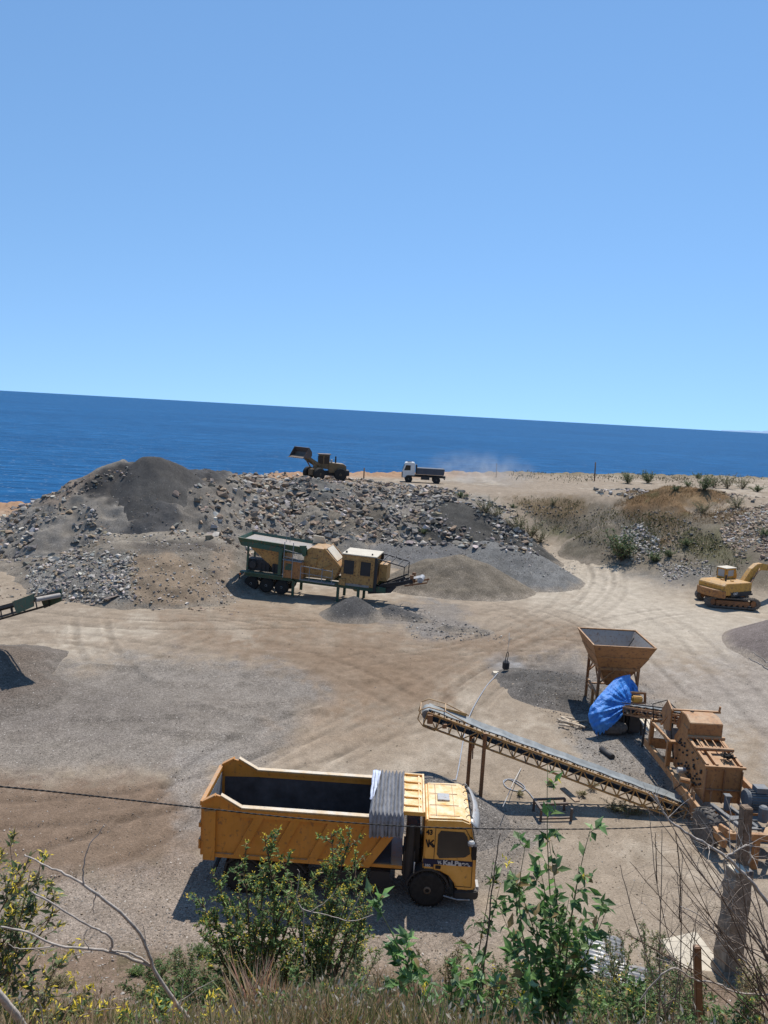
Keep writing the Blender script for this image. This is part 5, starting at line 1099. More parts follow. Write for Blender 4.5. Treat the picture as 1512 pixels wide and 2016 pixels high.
# ---------- wheel loader, raised bucket
lx, ly = -7.6, 99.5; lz = gz_(lx, ly)
WL = thing('wheel_loader', 'dusty wheel loader holding its bucket high at the edge of the plateau', 'wheel loader', (lx, ly, lz), rad(188))
# rear frame heading local +x = world -x
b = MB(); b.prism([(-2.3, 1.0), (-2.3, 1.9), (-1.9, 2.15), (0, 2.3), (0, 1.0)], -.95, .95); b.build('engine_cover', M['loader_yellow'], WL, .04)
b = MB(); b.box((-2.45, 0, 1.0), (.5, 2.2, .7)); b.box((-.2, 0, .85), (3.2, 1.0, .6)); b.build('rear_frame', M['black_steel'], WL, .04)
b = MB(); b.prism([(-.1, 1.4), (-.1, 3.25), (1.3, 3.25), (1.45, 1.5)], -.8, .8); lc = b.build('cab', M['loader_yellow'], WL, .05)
b = MB(); b.box((.3, .81, 2.6), (.6, .03, 1.0)); b.box((1.02, .81, 2.6), (.5, .03, 1.0)); b.box((1.40, 0, 2.6), (.03, 1.3, 1.0)); b.build('window', M['glass'], lc); MB().box((.6, 0, 3.3), (1.7, 1.8, .1)).build('roof', M['bucket_steel'], lc, .02)
b = MB(); b.lathe((-.9, .3, 2.2), (0, 0, 1), [(0, .1), (.9, .1)], 8); b.build('exhaust', M['black_steel'], WL); b = MB(); b.lathe((-.35, .5, 2.2), (0, 0, 1), [(0, .14), (.45, .14), (.5, .1)], 10); b.build('air_filter', M['galv'], WL)
for y in (-1.0, 1.0): wheel(WL, (-1.55, y, .8), .82, .6, (0, y, 0), M['rubber'], M['tan_hub'], hubr=.5)
FA = rad(38)  # front frame turned towards the camera
Rf = Matrix.Translation(V(.7, 0, 0)) @ Matrix.Rotation(FA, 4, 'Z')
class FBm(MB):
    def build(s, *a, **k): s.v = [tuple(Rf @ Vector(v)) for v in s.v]; return MB.build(s, *a, **k)
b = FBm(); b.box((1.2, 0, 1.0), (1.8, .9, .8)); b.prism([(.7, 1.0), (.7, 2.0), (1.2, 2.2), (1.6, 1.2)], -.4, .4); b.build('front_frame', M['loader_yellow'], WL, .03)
for y in (-1.05, 1.05):
    c = Rf @ V(1.5, y, .8); ax = (Rf.to_3x3() @ V(0, y, 0)); wheel(WL, c, .82, .6, ax, M['rubber'], M['tan_hub'], hubr=.5)
b = FBm()
for y in (-.55, .55): b.bar((1.0, y, 1.9), (2.6, y, 2.7), .14, .34); b.bar((2.6, y, 2.7), (3.3, y, 3.1), .14, .26); b.bar((1.3, y, 1.1), (2.4, y, 2.5), .12)
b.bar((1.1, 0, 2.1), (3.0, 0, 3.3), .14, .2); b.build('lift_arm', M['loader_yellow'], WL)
b = FBm(); pr = [(3.3, 3.0), (4.6, 2.85), (4.65, 2.92), (3.65, 3.2), (3.45, 3.6), (3.75, 4.2), (3.65, 4.22), (3.2, 3.7), (3.15, 3.25)]; b.prism(pr, -1.45, 1.45)
for y in (-1.47, 1.42): b.prism([(3.2, 3.1), (4.6, 2.87), (3.7, 4.2), (3.25, 3.7)], y, y+.05)
bk = b.build('bucket', M['bucket_steel'], WL, .01)
b = FBm(); [b.bar((4.55, y, 2.88), (4.8, y, 2.84), .1, .06) for y in np.linspace(-1.35, 1.35, 8)]; b.build('tooth', M['steel_worn'], bk)

# ---------- white and blue lorry on the plateau
fx, fy = 5.25, 108.5; fz = gz_(fx, fy)
FT = thing('tipper_lorry', 'small lorry with white cab and blue tipping body raising dust on the plateau', 'truck', (fx, fy, fz+.03), rad(180))
b = MB(); b.prism([(1.2, 1.05), (1.2, 2.65), (1.4, 2.85), (2.6, 2.8), (2.95, 1.75), (3.0, .7), (2.6, .65), (2.35, 1.0), (1.5, 1.05)], -1.15, 1.15); fc = b.build('cab', M['white_paint'], FT, .06)
b = MB(); b.prism([(1.85, 1.75), (1.85, 2.45), (2.5, 2.45), (2.75, 1.7)], 1.15, 1.17); b.sheet([(2.70, -1.0, 2.6), (2.70, 1.0, 2.6), (2.97, 1.05, 1.75), (2.97, -1.05, 1.75)], .03); b.build('window', M['glass'], fc)
b = MB(); b.box((2.98, 0, 1.05), (.1, 2.2, .75)); b.build('grille', M['black_steel'], fc)
b = MB(); b.prism([(-2.9, 1.25), (-3.0, 2.1), (.95, 2.1), (.95, 1.25)], -1.18, 1.18); b.box((.95, 0, 1.9), (.1, 2.3, 1.3)); fb_ = b.build('tipping_body', M['blue_paint'], FT, .03)
b = MB(); b.box((-1.0, 1.2, 2.08), (3.9, .06, .1)); [b.box((x, 1.2, 1.65), (.1, .06, .8)) for x in (-2.8, -1.6, -.4, .8)]; b.build('rail', M['blue_paint'], fb_)
b = MB(); b.box((-.2, 0, .95), (6, .9, .3)); b.box((-.3, .9, .75), (1.2, .4, .5)); b.box((-3.05, 0, .75), (.12, 2.1, .2)); b.bar((1.05, .9, 1.2), (1.05, .9, 2.6), .14); b.build('chassis', M['black_steel'], FT)
for x in (2.05, -1.9):
    for y in (-1.0, 1.0): wheel(FT, (x, y, .5), .54, .34, (0, y, 0), M['rubber'], M['steel_worn'], hubr=.5)
b = MB(); b.box((2.0, 0, 2.86), (.6, .9, .05)); b.build('roof_sign', M['black_steel'], fc)

# ---------- green conveyor and screener at the left edge
GC = thing('green_conveyor', 'dark green folding conveyor reaching in at the left edge', 'conveyor', (-19, 39.6, 0)); go = V(-19, 39.6, 0)
A3 = V(-22.8, 41.0, 1.9)-go; B3 = at(98, 1172, 4.6)-go; d3 = (B3-A3).normalized(); s3 = d3.cross(V(0, 0, 1)).normalized(); u3 = s3.cross(d3)
L3 = (B3-A3).length
b = MB()
for sd in (-1, 1):
    o = s3*sd*.68; b.bar(A3+o, B3-d3*.2+o, .07, .16); b.bar(A3+o-u3*.55, B3-d3*1.3+o-u3*.42, .07, .10)
    for k in range(7): p = A3+d3*(L3-1.3)*k/6+o; b.bar(p, p-u3*.5, .05)
b.build('truss', M['black_steel'], GC)
b = MB()
for sd in (-1, 1): b.prism  # side shields
for sd in (-1, 1):
    o = s3*sd*.74; b.sheet([B3-d3*2.1+o+u3*.12, B3-d3*.1+o+u3*.22, B3-d3*.30+o-u3*.38, B3-d3*1.9+o-u3*.52], .04)
b.build('head_shield', M['green'], GC)
b = MB(); b.bar(A3+u3*.06, B3-d3*.2+u3*.08, 1.3, .03, up=u3); b.build('belt', M['belt_dark'], GC); b = MB(); b.lathe(B3-d3*.2-s3*.64-u3*.08, s3, [(0, .12), (1.28, .12)], 16); b.build('head_drum', M['steel_worn'], GC)
b = MB(); p = A3+d3*L3*.25; b.bar(p+s3*.5, V(p.x, p.y, -.1)+s3*.5, .12); b.bar(p-s3*.5, V(p.x, p.y, -.1)-s3*.5, .12); b.build('leg', M['green'], GC)

# ---------- trestle, beam, small things
to = at(1090, 1585, 0); ST = thing('steel_trestle', 'low rusty steel trestle with a worn plank on one end, under the long conveyor', 'trestle', to)
b = MB(); P4 = lambda x, y, z: at(x, y, z)-to
pA, pB, pC, pD = P4(1052, 1574, .45), P4(1066, 1594, .45), P4(1112, 1572, .5), P4(1126, 1592, .5)
b.bar(pA, pB, .10, .08); b.bar((pA+pB)/2, (pC+pD)/2, .08, .08); b.bar(pA, pC, .07, .07); b.bar(pB+V(0, 0, -.35), pD+V(0, 0, -.35), .07, .06)
for p in (pA, pB, pC, pD, (pA+pC)/2): b.bar(p, V(p.x, p.y, -.02), .08)
b.build('frame', M['bucket_steel'], ST); b = MB(); b.bar(P4(1107, 1552, .62), P4(1137, 1578, .62), .22, .06); b.build('plank', M['plank'], ST)
bo = at(230, 1172, .15); b = MB(); b.bar(at(205, 1182, .2)-bo, at(261, 1168, .55)-bo, .12, .55); b.bar(at(206, 1180, .5)-bo, at(260, 1162, .85)-bo, .35, .05)
tag(b.build('steel_channel', M['bucket_steel'], None, .01, loc=bo), 'rusty brown steel channel half buried at the foot of the tan heap', 'steel beam')
# hose, jug, cord
def ground_pts(px, z=.03, dz=0): out = []; [out.append(at(x, y, z)) for x, y in px]; return out
def smooth(p, n=3):
    p = [Vector(q) for q in p]
    for _ in range(n): p = [p[0]] + [q for a, b in zip(p[:-1], p[1:]) for q in (a*.75+b*.25, a*.25+b*.75)] + [p[-1]]
    return p
def on_ground(p, dz=.03):
    h, _ = all_h(np.array([q.x for q in p]), np.array([q.y for q in p])); return [V(q.x, q.y, float(a)+dz) for q, a in zip(p, h)]
def line_thing(name, label, cat, pts, r, m, n=6, group=None):
    o = sum(pts, V(0, 0, 0))/len(pts); b = MB(); b.tube([p-o for p in pts], r, n); return tag(b.build(name, m, None, loc=o, recalc=False), label, cat, group)
line_thing('hose', 'thin grey hose running across the yard from behind the truck cab to the black jug', 'hose', on_ground(smooth(ground_pts([(890, 1560), (900, 1530), (915, 1440), (925, 1405), (945, 1370), (962, 1345), (980, 1328)])), .03), .028, M['hose'])
coil = [(1052, 1574), (1040, 1558), (1022, 1545), (1003, 1534), (990, 1536), (993, 1548), (1010, 1557), (1030, 1558), (1036, 1550), (1020, 1538), (1000, 1533), (992, 1540)]
line_thing('hose', 'grey hose lying in a loop beside the steel trestle', 'hose', on_ground(smooth(ground_pts(coil)), .03), .02, M['hose'])
line_thing('cord', 'taut white cord stretched over the ground between the hose loop and the gravel heap', 'cord', [at(1026, 1512, .05), at(1012, 1538, .35), at(990, 1588, .8)], .012, M['rope'])
jo = at(993, 1326, 0); JG = thing('water_jug', 'black jug on a thin rod above a pale slab in the yard middle', 'jug', jo)
b = MB(); b.lathe((.05, 0, .32), (0, 0, 1), [(-.05, .16), (0, .2), (.36, .2), (.44, .12), (.5, .05)], 14); b.build('jug', M['black_steel'], JG)
b = MB(); b.tube(smooth([V(-.05, 0, -.05), V(0, 0, .9), V(.08, 0, 1.35), V(.16, 0, 1.2), V(.1, 0, .75)], 2), .022, 6); b.build('rod', M['cable'], JG); MB().tube([(.08, 0, 1.35), (.12, 0, 1.9), (.1, .05, 2.4)], .012, 5).build('wire', M['rope'], JG)
b = MB(); b.box((-.2, .05, .03), (.9, .35, .06), rz=.1); b.build('slab', M['concrete_pale'], JG, .01)
jo = at(1180, 1480, .08); b = MB(); b.tube([at(1184, 1474, .1)-jo, at(1206, 1491, .1)-jo], .13, 12); tag(b.build('pipe', M['black_steel'], None, loc=jo), 'short black pipe lying in the gravel between the tarpaulin and the long conveyor', 'pipe')
rr3 = random.Random(11)
for k in range(11):
    p = at(rr3.uniform(1108, 1144), rr3.uniform(1412, 1432), .06+.05*(k % 3)); a = rr3.uniform(-1.0, -.3) if k % 3 else rr3.uniform(.2, .6); l = rr3.uniform(.25, .42); dv = V(math.cos(a), math.sin(a), rr3.uniform(-.1, .1))*l
    b = MB(); b.tube([-dv, dv*.1+V(0, 0, .02), dv], rr3.uniform(.035, .06), 7); tag(b.build('firewood_log', M['cut_wood'], None, loc=p), 'short pale log in the little woodpile left of the blue tarpaulin', 'log', 'logs in the little woodpile')
# posts at the plateau edge
def post(px, py0, py1, Y, r, label, m=M['bark_brown'], extra=None):
    a = atY(px, py1, Y); a.z = gz_(a.x, a.y)-.2; b_ = atY(px+(py1-py0)*.05, py0, Y); b = MB(); b.tube([V(0, 0, 0), b_-a], r, 6)
    if extra: b.box(b_-a, (.5, .12, .12))
    return tag(b.build('wooden_post', m, None, loc=a), label, 'post')
post(716, 921, 945, 106, .09, 'thin dark leaning post at the plateau edge beside the wheel loader')
post(1171, 910, 940, 128, .10, 'tall thin post at the plateau edge, seen against the sea on the right')
post(977, 912, 935, 124, .05, 'faint thin pole at the plateau edge behind the dust')
post(64, 983, 998, 84, .06, 'small lamp post on the shore bank at the far left', M['steel_worn'], True)
# rocks around left toe, slabs at upper bank
so_ = at(1225, 978, 5.0); b = MB(); b.box((0, 0, .3), (3.2, 1.6, .25), rz=.1, ry=.08); b.box((.2, -.8, -.1), (2.6, .5, .5)); tag(b.build('concrete_slab', M['concrete'], None, .03, loc=so_), 'broken flat concrete slab on the bank above the ramp', 'slab')

# ---------- pillar with timber post, fence post, slab, corrugated sheet
po = at(1438, 1880, 2.0); po = atY(1434, 1888, 18.6); po.z = gz_(po.x, po.y)
ptop = atY(1446, 1706, 18.6); hgt = ptop.z-po.z
PL = thing('concrete_pillar', 'rough concrete pillar with a weathered timber post set in its top', 'pillar', po, rad(8))
b = MB(); nz_ = 16; rq = random.Random(8); ring = [(-1, -1), (-.35, -1.03), (.35, -1), (1, -1), (1, -.3), (1.02, .35), (1, 1), (.3, 1), (-.35, 1.02), (-1, 1), (-1.03, .3), (-1, -.35)]; vs = []
for j in range(nz_+1):
    z = -.4+(hgt+.4)*j/nz_; k = .27-.035*j/nz_
    for (x, y) in ring: e = 1+rq.uniform(-.09, .06)*(j < nz_); vs.append((x*k*e, y*k*e, z+rq.uniform(-.03, .03)*(j < nz_)))
nr_ = len(ring); b.add(vs, [(j*nr_+i, j*nr_+(i+1) % nr_, (j+1)*nr_+(i+1) % nr_, (j+1)*nr_+i) for j in range(nz_) for i in range(nr_)]+[tuple(nz_*nr_+i for i in range(nr_))]); b.build('shaft', M['concrete'], PL)
b = MB(); b.box((-.12, -.1, hgt+.015), (.40, .36, .04), rz=.1); b.build('cap_stone', M['concrete_pale'], PL)
b = MB(); b.box((0, 0, .05), (.72, .66, .45), taper=.85); b.build('footing', M['concrete'], PL, .05)
tp = atY(1470, 1588, 18.8)-po; tp.rotate(Matrix.Rotation(rad(-8), 3, 'Z')); b = MB(); b.bar((.2, .15, hgt-.5), (tp.x, .2, tp.z), .27, .24); b.build('timber_post', M['wood'], PL, .02)
MB().box((.1, -.2, hgt-.06), (.22, .08, .16)).build('bracket', M['blue_paint'], PL)
fo_ = atY(1395, 2010, 9.0); ft_ = atY(1372, 1862, 9.2); b = MB(); b.bar(V(0, 0, -.9), ft_-fo_, .08, .09); tag(b.build('fence_post', M['frame_rust'], None, .01, loc=fo_), 'short leaning rust-brown post among the weeds left of the concrete pillar', 'post')
so_ = at(1385, 1835, 1.2); so_.z = gz_(so_.x, so_.y)+.08; b = MB(); b.box((0, 0, 0), (1.25, 1.8, .12), rz=.35, rx=.25); tag(b.build('stone_slab', M['concrete_pale'], None, .03, loc=so_), 'pale flat slab lying left of the concrete pillar', 'slab')
def corr(b, wd, ln, n=18):
    vs = []
    for j in range(n*4+1): x = -wd/2+wd*j/(n*4); z = .03*math.sin(j*math.pi/2); vs += [(x, -ln/2, z), (x, ln/2, z)]
    b.add(vs, [(j*2, j*2+2, j*2+3, j*2+1) for j in range(n*4)], True)
for (px, py, rz, rx, ry, wd, ln, lab) in ((1188, 1880, 1.35, .12, .35, 1.6, 1.15, 'upper grey corrugated sheet lying on the weeds at the bottom right'), (1245, 1935, 1.45, .1, .3, 1.1, 1.5, 'lower grey corrugated sheet half covered by weeds at the bottom right')):
    c = at(px, py, 1.2); c.z = 0
    for _ in range(8): g = gz_(c.x, c.y); c = at(px, py, g+.3)
    b = MB(); corr(b, wd, ln, 12); o = b.build('corrugated_sheet', M['galv'], None, loc=c, recalc=False); o.rotation_euler = (.12, -.12, rz); md = o.modifiers.new('s', 'SOLIDIFY'); md.thickness = .006; tag(o, lab, 'metal sheet', 'corrugated sheets')
# overhead cable
cpx = [(-260, 1528), (0, 1548), (140, 1562), (280, 1578), (390, 1590), (560, 1609), (740, 1624), (900, 1631), (1100, 1633), (1250, 1631), (1400, 1622), (1462, 1612)]
pts = [atY(x, y, 10.0+8.5*((x+260)/1722)) for x, y in cpx]; o = sum(pts, V(0, 0, 0))/len(pts); b = MB()
ps = smooth(pts, 2)
for ph in (0, math.pi):
    q = []
    for i in range(len(ps)-1):
        for j in range(10):
            p = ps[i]*(1-j/10)+ps[i+1]*(j/10); a = (i*10+j)*.9+ph; q.append(p-o+V(0, math.cos(a), math.sin(a))*.007)
    b.tube(q, .0095, 5)
tag(b.build('overhead_cable', M['cable'], None, loc=o, recalc=False), 'black twisted overhead cable running across the truck to the timber post', 'cable')
print('objects', round(time.time()-T0, 1))
# ------------------------------------------------------------------ plants
LEAFT = np.array([[0, 0, 0], [-.5, .42, .06], [0, .45, -.05], [.5, .42, .06], [0, 1, -.16]]); LEAFB = np.array([0, -.01, -.01, -.01, -.14]); LEAFV = np.array([0, .16, 0, .16, 0]); LEAFF = np.array([[0, 2, 1], [0, 3, 2], [1, 2, 4], [2, 3, 4]])
def leaves(name, P, D, Ln, Wd, Cc, m, parent=None):
    P = np.asarray(P, float); D = np.asarray(D, float); n = len(P); D = D/np.linalg.norm(D, axis=1)[:, None]
    R = rng.normal(0, 1, (n, 3))*.55 + np.array([0, 0, 1.0]); X = np.cross(D, R); X /= np.linalg.norm(X, axis=1)[:, None]; Z = np.cross(X, D)
    Ln = np.broadcast_to(Ln, n); Wd = np.broadcast_to(Wd, n)
    v = P[:, None]+X[:, None]*(LEAFT[None, :, 0:1]*Wd[:, None, None])+D[:, None]*(LEAFT[None, :, 1:2]*Ln[:, None, None])+Z[:, None]*(LEAFB[None, :, None]*Ln[:, None, None]+LEAFV[None, :, None]*Wd[:, None, None])
    f = LEAFF[None]+(np.arange(n)*5)[:, None, None]
    o = npmesh(name, v.reshape(-1, 3), f.reshape(-1, 3), m, False, {'col': np.repeat(np.c_[Cc, np.ones(n)], 5, 0)}); o.parent = parent; return o
def vv(p): return np.array([p.x, p.y, p.z])
def path(a, b, n=8, bend=.1, r=None):
    r = r or rnd; a = Vector(a); b = Vector(b); l = (b-a).length; o1 = V(r.uniform(-1, 1), r.uniform(-1, 1), r.uniform(-.3, .6))*l*bend; o2 = V(r.uniform(-1, 1), r.uniform(-1, 1), r.uniform(-.3, .3))*l*bend*.4
    return [a.lerp(b, t)+o1*math.sin(math.pi*t)+o2*math.sin(2*math.pi*t) for t in np.linspace(0, 1, n)]
GL = [(.055, .10, .028), (.075, .13, .035), (.04, .075, .022), (.12, .17, .05), (.09, .11, .035)]
def shrub(name, label, cat, base, tips, leaf, wdt, per, twigs, twl, rad_, flower=0, cols=GL, stem_m=None, start=.25, group=None, bend=.08, seed=1, fcol=(.85, .66, .06), nostem=False, flen=.035, bare=0):
    r = random.Random(seed); root = thing(name, label, cat, base, 0, group); b0 = Vector(base); mb = MB(); LP, LD, FP, FD_ = [], [], [], []
    for tp_ in tips:
        pts = path(V(r.uniform(-1, 1), r.uniform(-1, 1), 0)*rad_*3, Vector(tp_)-b0, 9, bend, r)
        mb.tube(pts, [rad_*(1-.75*i/8) for i in range(9)], 5)
        l = (pts[-1]-pts[0]).length
        runs = [(pts, start)]
        for k in range(twigs):
            t = start+(1-start)*(k+r.random())/twigs; i = min(int(t*8), 7); p = pts[i].lerp(pts[i+1], t*8-i)
            d = (pts[i+1]-pts[i]).normalized(); q = (d*.7+V(r.gauss(0, .6), r.gauss(0, .6), r.gauss(.15, .4))).normalized(); ln = twl*r.uniform(.5, 1.2)*(1.1-.5*t)
            tw = path(p, p+q*ln, 5, .12, r); mb.tube(tw, [rad_*.35, rad_*.32, rad_*.26, rad_*.2, rad_*.12], 4, False); runs.append((tw, .1))
        for pp, s0 in runs:
            n = max(2, int(per*(1 if pp is not pts else 1.2)))
            for k in range(n):
                if r.random() < bare: continue
                t = s0+(1-s0)*(k+r.random())/n; m_ = len(pp)-1; i = min(int(t*m_), m_-1); p = pp[i].lerp(pp[i+1], t*m_-i); d = (pp[i+1]-pp[i]).normalized()
                q = d*.45+V(r.gauss(0, .8), r.gauss(0, .8), r.gauss(.05, .5)); LP.append(p[:]); LD.append(q[:])
            if flower and r.random() < flower:
                e = pp[-1]
                for k in range(r.randint(5, 10)): FP.append((e+V(r.gauss(0, 1), r.gauss(0, 1), r.gauss(0, 1))*flen*.5)[:]); FD_.append((r.gauss(0, .8), r.gauss(0, .8), r.gauss(.4, .7)))
    if not nostem: mb.build('stem', stem_m or M['bark_brown'], root, recalc=False)
    n = len(LP)
    if n:
        ci = rng.integers(0, len(cols), n); cc = np.array(cols)[ci]*rng.uniform(.65, 1.5, (n, 1))*1.6; dd = rng.random(n) < .07; cc[dd] = np.array([.34, .24, .11]); leaves('foliage', LP, LD, leaf*rng.uniform(.6, 1.2, n), wdt*rng.uniform(.7, 1.2, n), cc, M['foliage'], root)
    if FP:
        n = len(FP); leaves('blossom', FP, FD_, flen*rng.uniform(.7, 1.2, n), flen*.28, np.array(fcol)[None]*rng.uniform(.7, 1.15, (n, 1)), M['foliage'], root)
    return root
def T(lst, Y, jit=.35, seed=3):
    r = random.Random(seed); return [atY(x, y, Y+r.uniform(-jit, jit)) for x, y in lst]
def base(px, Y): p = atY(px, 2000, Y); return (p.x, p.y, gz_(p.x, p.y)-.03)
# flowering bushes in front of the truck
shrub('flowering_bush', 'left of two leafy bushes with yellow flowers in front of the truck rear wheels', 'bush', base(505, 8.3),
      T([(520, 1645), (476, 1690), (555, 1692), (432, 1738), (412, 1800), (420, 1850), (600, 1745), (500, 1752), (455, 1835), (545, 1820), (580, 1880), (480, 1905), (450, 1770), (530, 1700), (400, 1775), (505, 1830)], 8.3, .5),
      .066, .029, 21, 15, .40, .018, .9, seed=11, start=.35)
shrub('flowering_bush', 'taller right-hand bush with yellow flowers in front of the middle of the truck', 'bush', base(640, 8.5),
      T([(652, 1640), (690, 1648), (668, 1690), (700, 1690), (640, 1700), (610, 1760), (690, 1745), (650, 1800), (720, 1760), (600, 1830), (690, 1850), (640, 1880), (560, 1790), (710, 1800)], 8.5, .5, 5),
      .062, .026, 19, 14, .38, .017, .95, seed=12, start=.38)
shrub('flowering_bush', 'low spreading leafy growth filling the gap between the two flowering bushes', 'bush', base(580, 8.6), T([(575, 1760), (600, 1800), (545, 1850), (620, 1850), (570, 1890), (640, 1900), (520, 1900), (600, 1930), (480, 1940), (440, 1900)], 8.6, .4, 6), .062, .026, 18, 14, .36, .015, .5, seed=15, start=.3)
shrub('leafy_weed', 'thin green weed bush standing right of the yellow flowered bushes', 'weed', base(700, 9), T([(700, 1870), (720, 1850), (690, 1900), (740, 1880), (680, 1930), (705, 1820)], 9.2, .3, 8), .05, .012, 16, 12, .28, .010, 0, seed=13, start=.3)
# low dark scrub on the slope edge
lowpx = [(300, 1935, 10.5, 11, 'dark low scrub left of the bushes on the slope edge'), (365, 1900, 12, 9, 'low scrub tuft below the truck tail'), (410, 1960, 9.5, 13, 'dense dark scrub below the left flowering bush'), (470, 1975, 9, 12, 'dark scrub between the left bush and the dry palm'),
         (345, 1990, 8.2, 11, 'dark scrub near the bare left branch'), (880, 1895, 13, 10, 'brown scrub at the slope edge beneath the truck cab'), (1215, 1860, 15, 10, 'green weeds above the corrugated sheets'), (1290, 1850, 15.5, 9, 'weeds between the sheets and the pale slab'), (1180, 1960, 10, 11, 'green weeds below the upper corrugated sheet'),
         (1310, 1935, 11, 11, 'green weeds around the rust-brown post'), (1120, 1890, 12.5, 9, 'green weeds behind the tall leafy plant'), (1480, 1930, 12, 8, 'dry weeds right of the concrete pillar'), (1250, 2000, 7.5, 12, 'weeds at the bottom edge below the sheets'), (1370, 1960, 10, 8, 'weeds at the foot of the rust-brown post'), (985, 1930, 10, 10, 'green weeds left of the tall leafy plant'), (560, 1990, 8.5, 10, 'dark weeds behind the dry palm blades')]
for i, (px, py, Y, k, lab) in enumerate(lowpx):
    r = random.Random(40+i); tips = [atY(px+r.gauss(0, 300/Y), py-r.uniform(-10, 420)/Y, Y+r.uniform(-.5, .5)) for _ in range(k)]
    dryc = [(.16, .12, .06), (.09, .10, .035), (.20, .15, .08), (.05, .07, .02)]
    shrub('low_shrub' if i < 6 else 'weed_clump', lab, 'shrub' if i < 6 else 'weeds', base(px, Y), tips, .052, .020, 20, 13, .30, .010, .12 if i > 5 else 0, cols=(GL[:3]+dryc[:2]) if i not in (5, 11) else dryc, seed=60+i, start=.15, flen=.03)
# tall leafy plant in the right foreground
shrub('tall_leafy_plant', 'tall broad-leaved green plant in the right foreground, its tip reaching over the long conveyor', 'plant', base(1088, 4.3),
      T([(1078, 1505), (1165, 1622), (1140, 1700), (1015, 1712), (1035, 1660), (1190, 1770), (985, 1790), (1120, 1770), (1050, 1780), (1160, 1820), (1010, 1860), (1130, 1880), (1060, 1690), (1100, 1940), (1040, 1930), (1195, 1790), (1000, 1700), (1080, 1650)], 4.3, .22, 9),
      .088, .042, 6, 7, .17, .0065, .10, cols=[(.06, .12, .032), (.085, .16, .04), (.045, .09, .025), (.13, .19, .07)], stem_m=M['stem_green'], seed=21, start=.22, bend=.05)
shrub('slender_plant', 'slender dark-stemmed plant just left of the tall leafy plant', 'plant', base(950, 4.6), T([(972, 1690), (985, 1740)], 4.6, .05), .075, .03, 9, 7, .16, .006, .1, seed=22, start=.1, bend=.04)
shrub('leaning_plant', 'leaning green stem with broad leaves in front of the shadow below the cab', 'plant', base(848, 4.2), T([(722, 1748), (800, 1850), (775, 1870)], 4.1, .08), .085, .04, 9, 6, .12, .006, 0, stem_m=M['stem_green'], cols=[(.07, .14, .04), (.10, .18, .05), (.13, .2, .09)], seed=23, start=.2, bend=.05)
for px, py, sd, lab in ((930, 1900, 24, 'broad-leaved seedling at the foot of the slender plant'), (870, 1950, 25, 'low broad-leaved seedling among dry grass below the leaning plant'), (1020, 1950, 26, 'leafy base growth left of the tall plant')):
    shrub('seedling', lab, 'plant', base(px, 4.0), T([(px-35, py), (px+20, py-25), (px+45, py+20), (px-10, py+30)], 4.0, .15, sd), .08, .036, 6, 4, .10, .004, .05, stem_m=M['stem_green'], cols=[(.07, .14, .04), (.10, .18, .05), (.13, .19, .10)], seed=sd, start=.2)
# left foreground flowering shrub
shrub('flowering_shrub', 'tree tobacco shrub with yellow tube flowers at the left edge', 'shrub', base(-60, 4.9),
      T([(82, 1692), (35, 1760), (50, 1830), (20, 1665), (60, 1715), (-20, 1660), (100, 1745), (70, 1790), (10, 1740), (30, 1800), (-10, 1830), (60, 1700), (0, 1700)], 4.9, .3, 13), .080, .027, 8, 7, .20, .009, .8, cols=[(.07, .10, .04), (.10, .12, .05), (.13, .11, .06), (.055, .08, .03)], seed=31, start=.45, flen=.04)
shrub('flowering_shrub', 'lower tree tobacco shoots with yellow flowers at the bottom left corner', 'shrub', base(60, 4.4), T([(130, 1885), (60, 1900), (155, 1960), (20, 1925), (100, 1960), (190, 1990), (40, 1990), (110, 2010), (0, 1960)], 4.4, .3, 14), .07, .024, 7, 6, .15, .006, .8, cols=[(.07, .10, .04), (.10, .12, .05), (.13, .11, .06)], seed=32, start=.35, flen=.045)
shrub('flowering_shrub', 'small yellow flowered shoots at the bottom edge right of the bare left branch', 'shrub', base(330, 4.6), T([(300, 1955), (420, 1960), (350, 1985), (460, 2000), (250, 1995)], 4.6, .3, 15), .06, .02, 7, 5, .12, .005, .8, cols=GL, seed=33, start=.4, flen=.045)
for i, (px, py, lab) in enumerate(((620, 1960, 'leafy green weed in the dry grass at the middle of the bottom edge'), (740, 1975, 'green weed with broad leaves in the grass, right of the palm blades'), (1150, 1990, 'green weed right of the foot of the tall plant'), (1230, 1960, 'green weed over the lower corrugated sheet'), (300, 2000, 'green weed crossing the foot of the bare left branch'), (1420, 1990, 'green weed among the dead stems at the bottom right'))):
    r = random.Random(500+i); shrub('weed_clump', lab, 'weeds', base(px, 5.5), [atY(px+r.gauss(0, 45), py+r.uniform(-45, 25), 5.5+r.uniform(-.3, .3)) for _ in range(8)], .06, .026, 10, 8, .16, .005, .15, seed=510+i, start=.2, flen=.03)
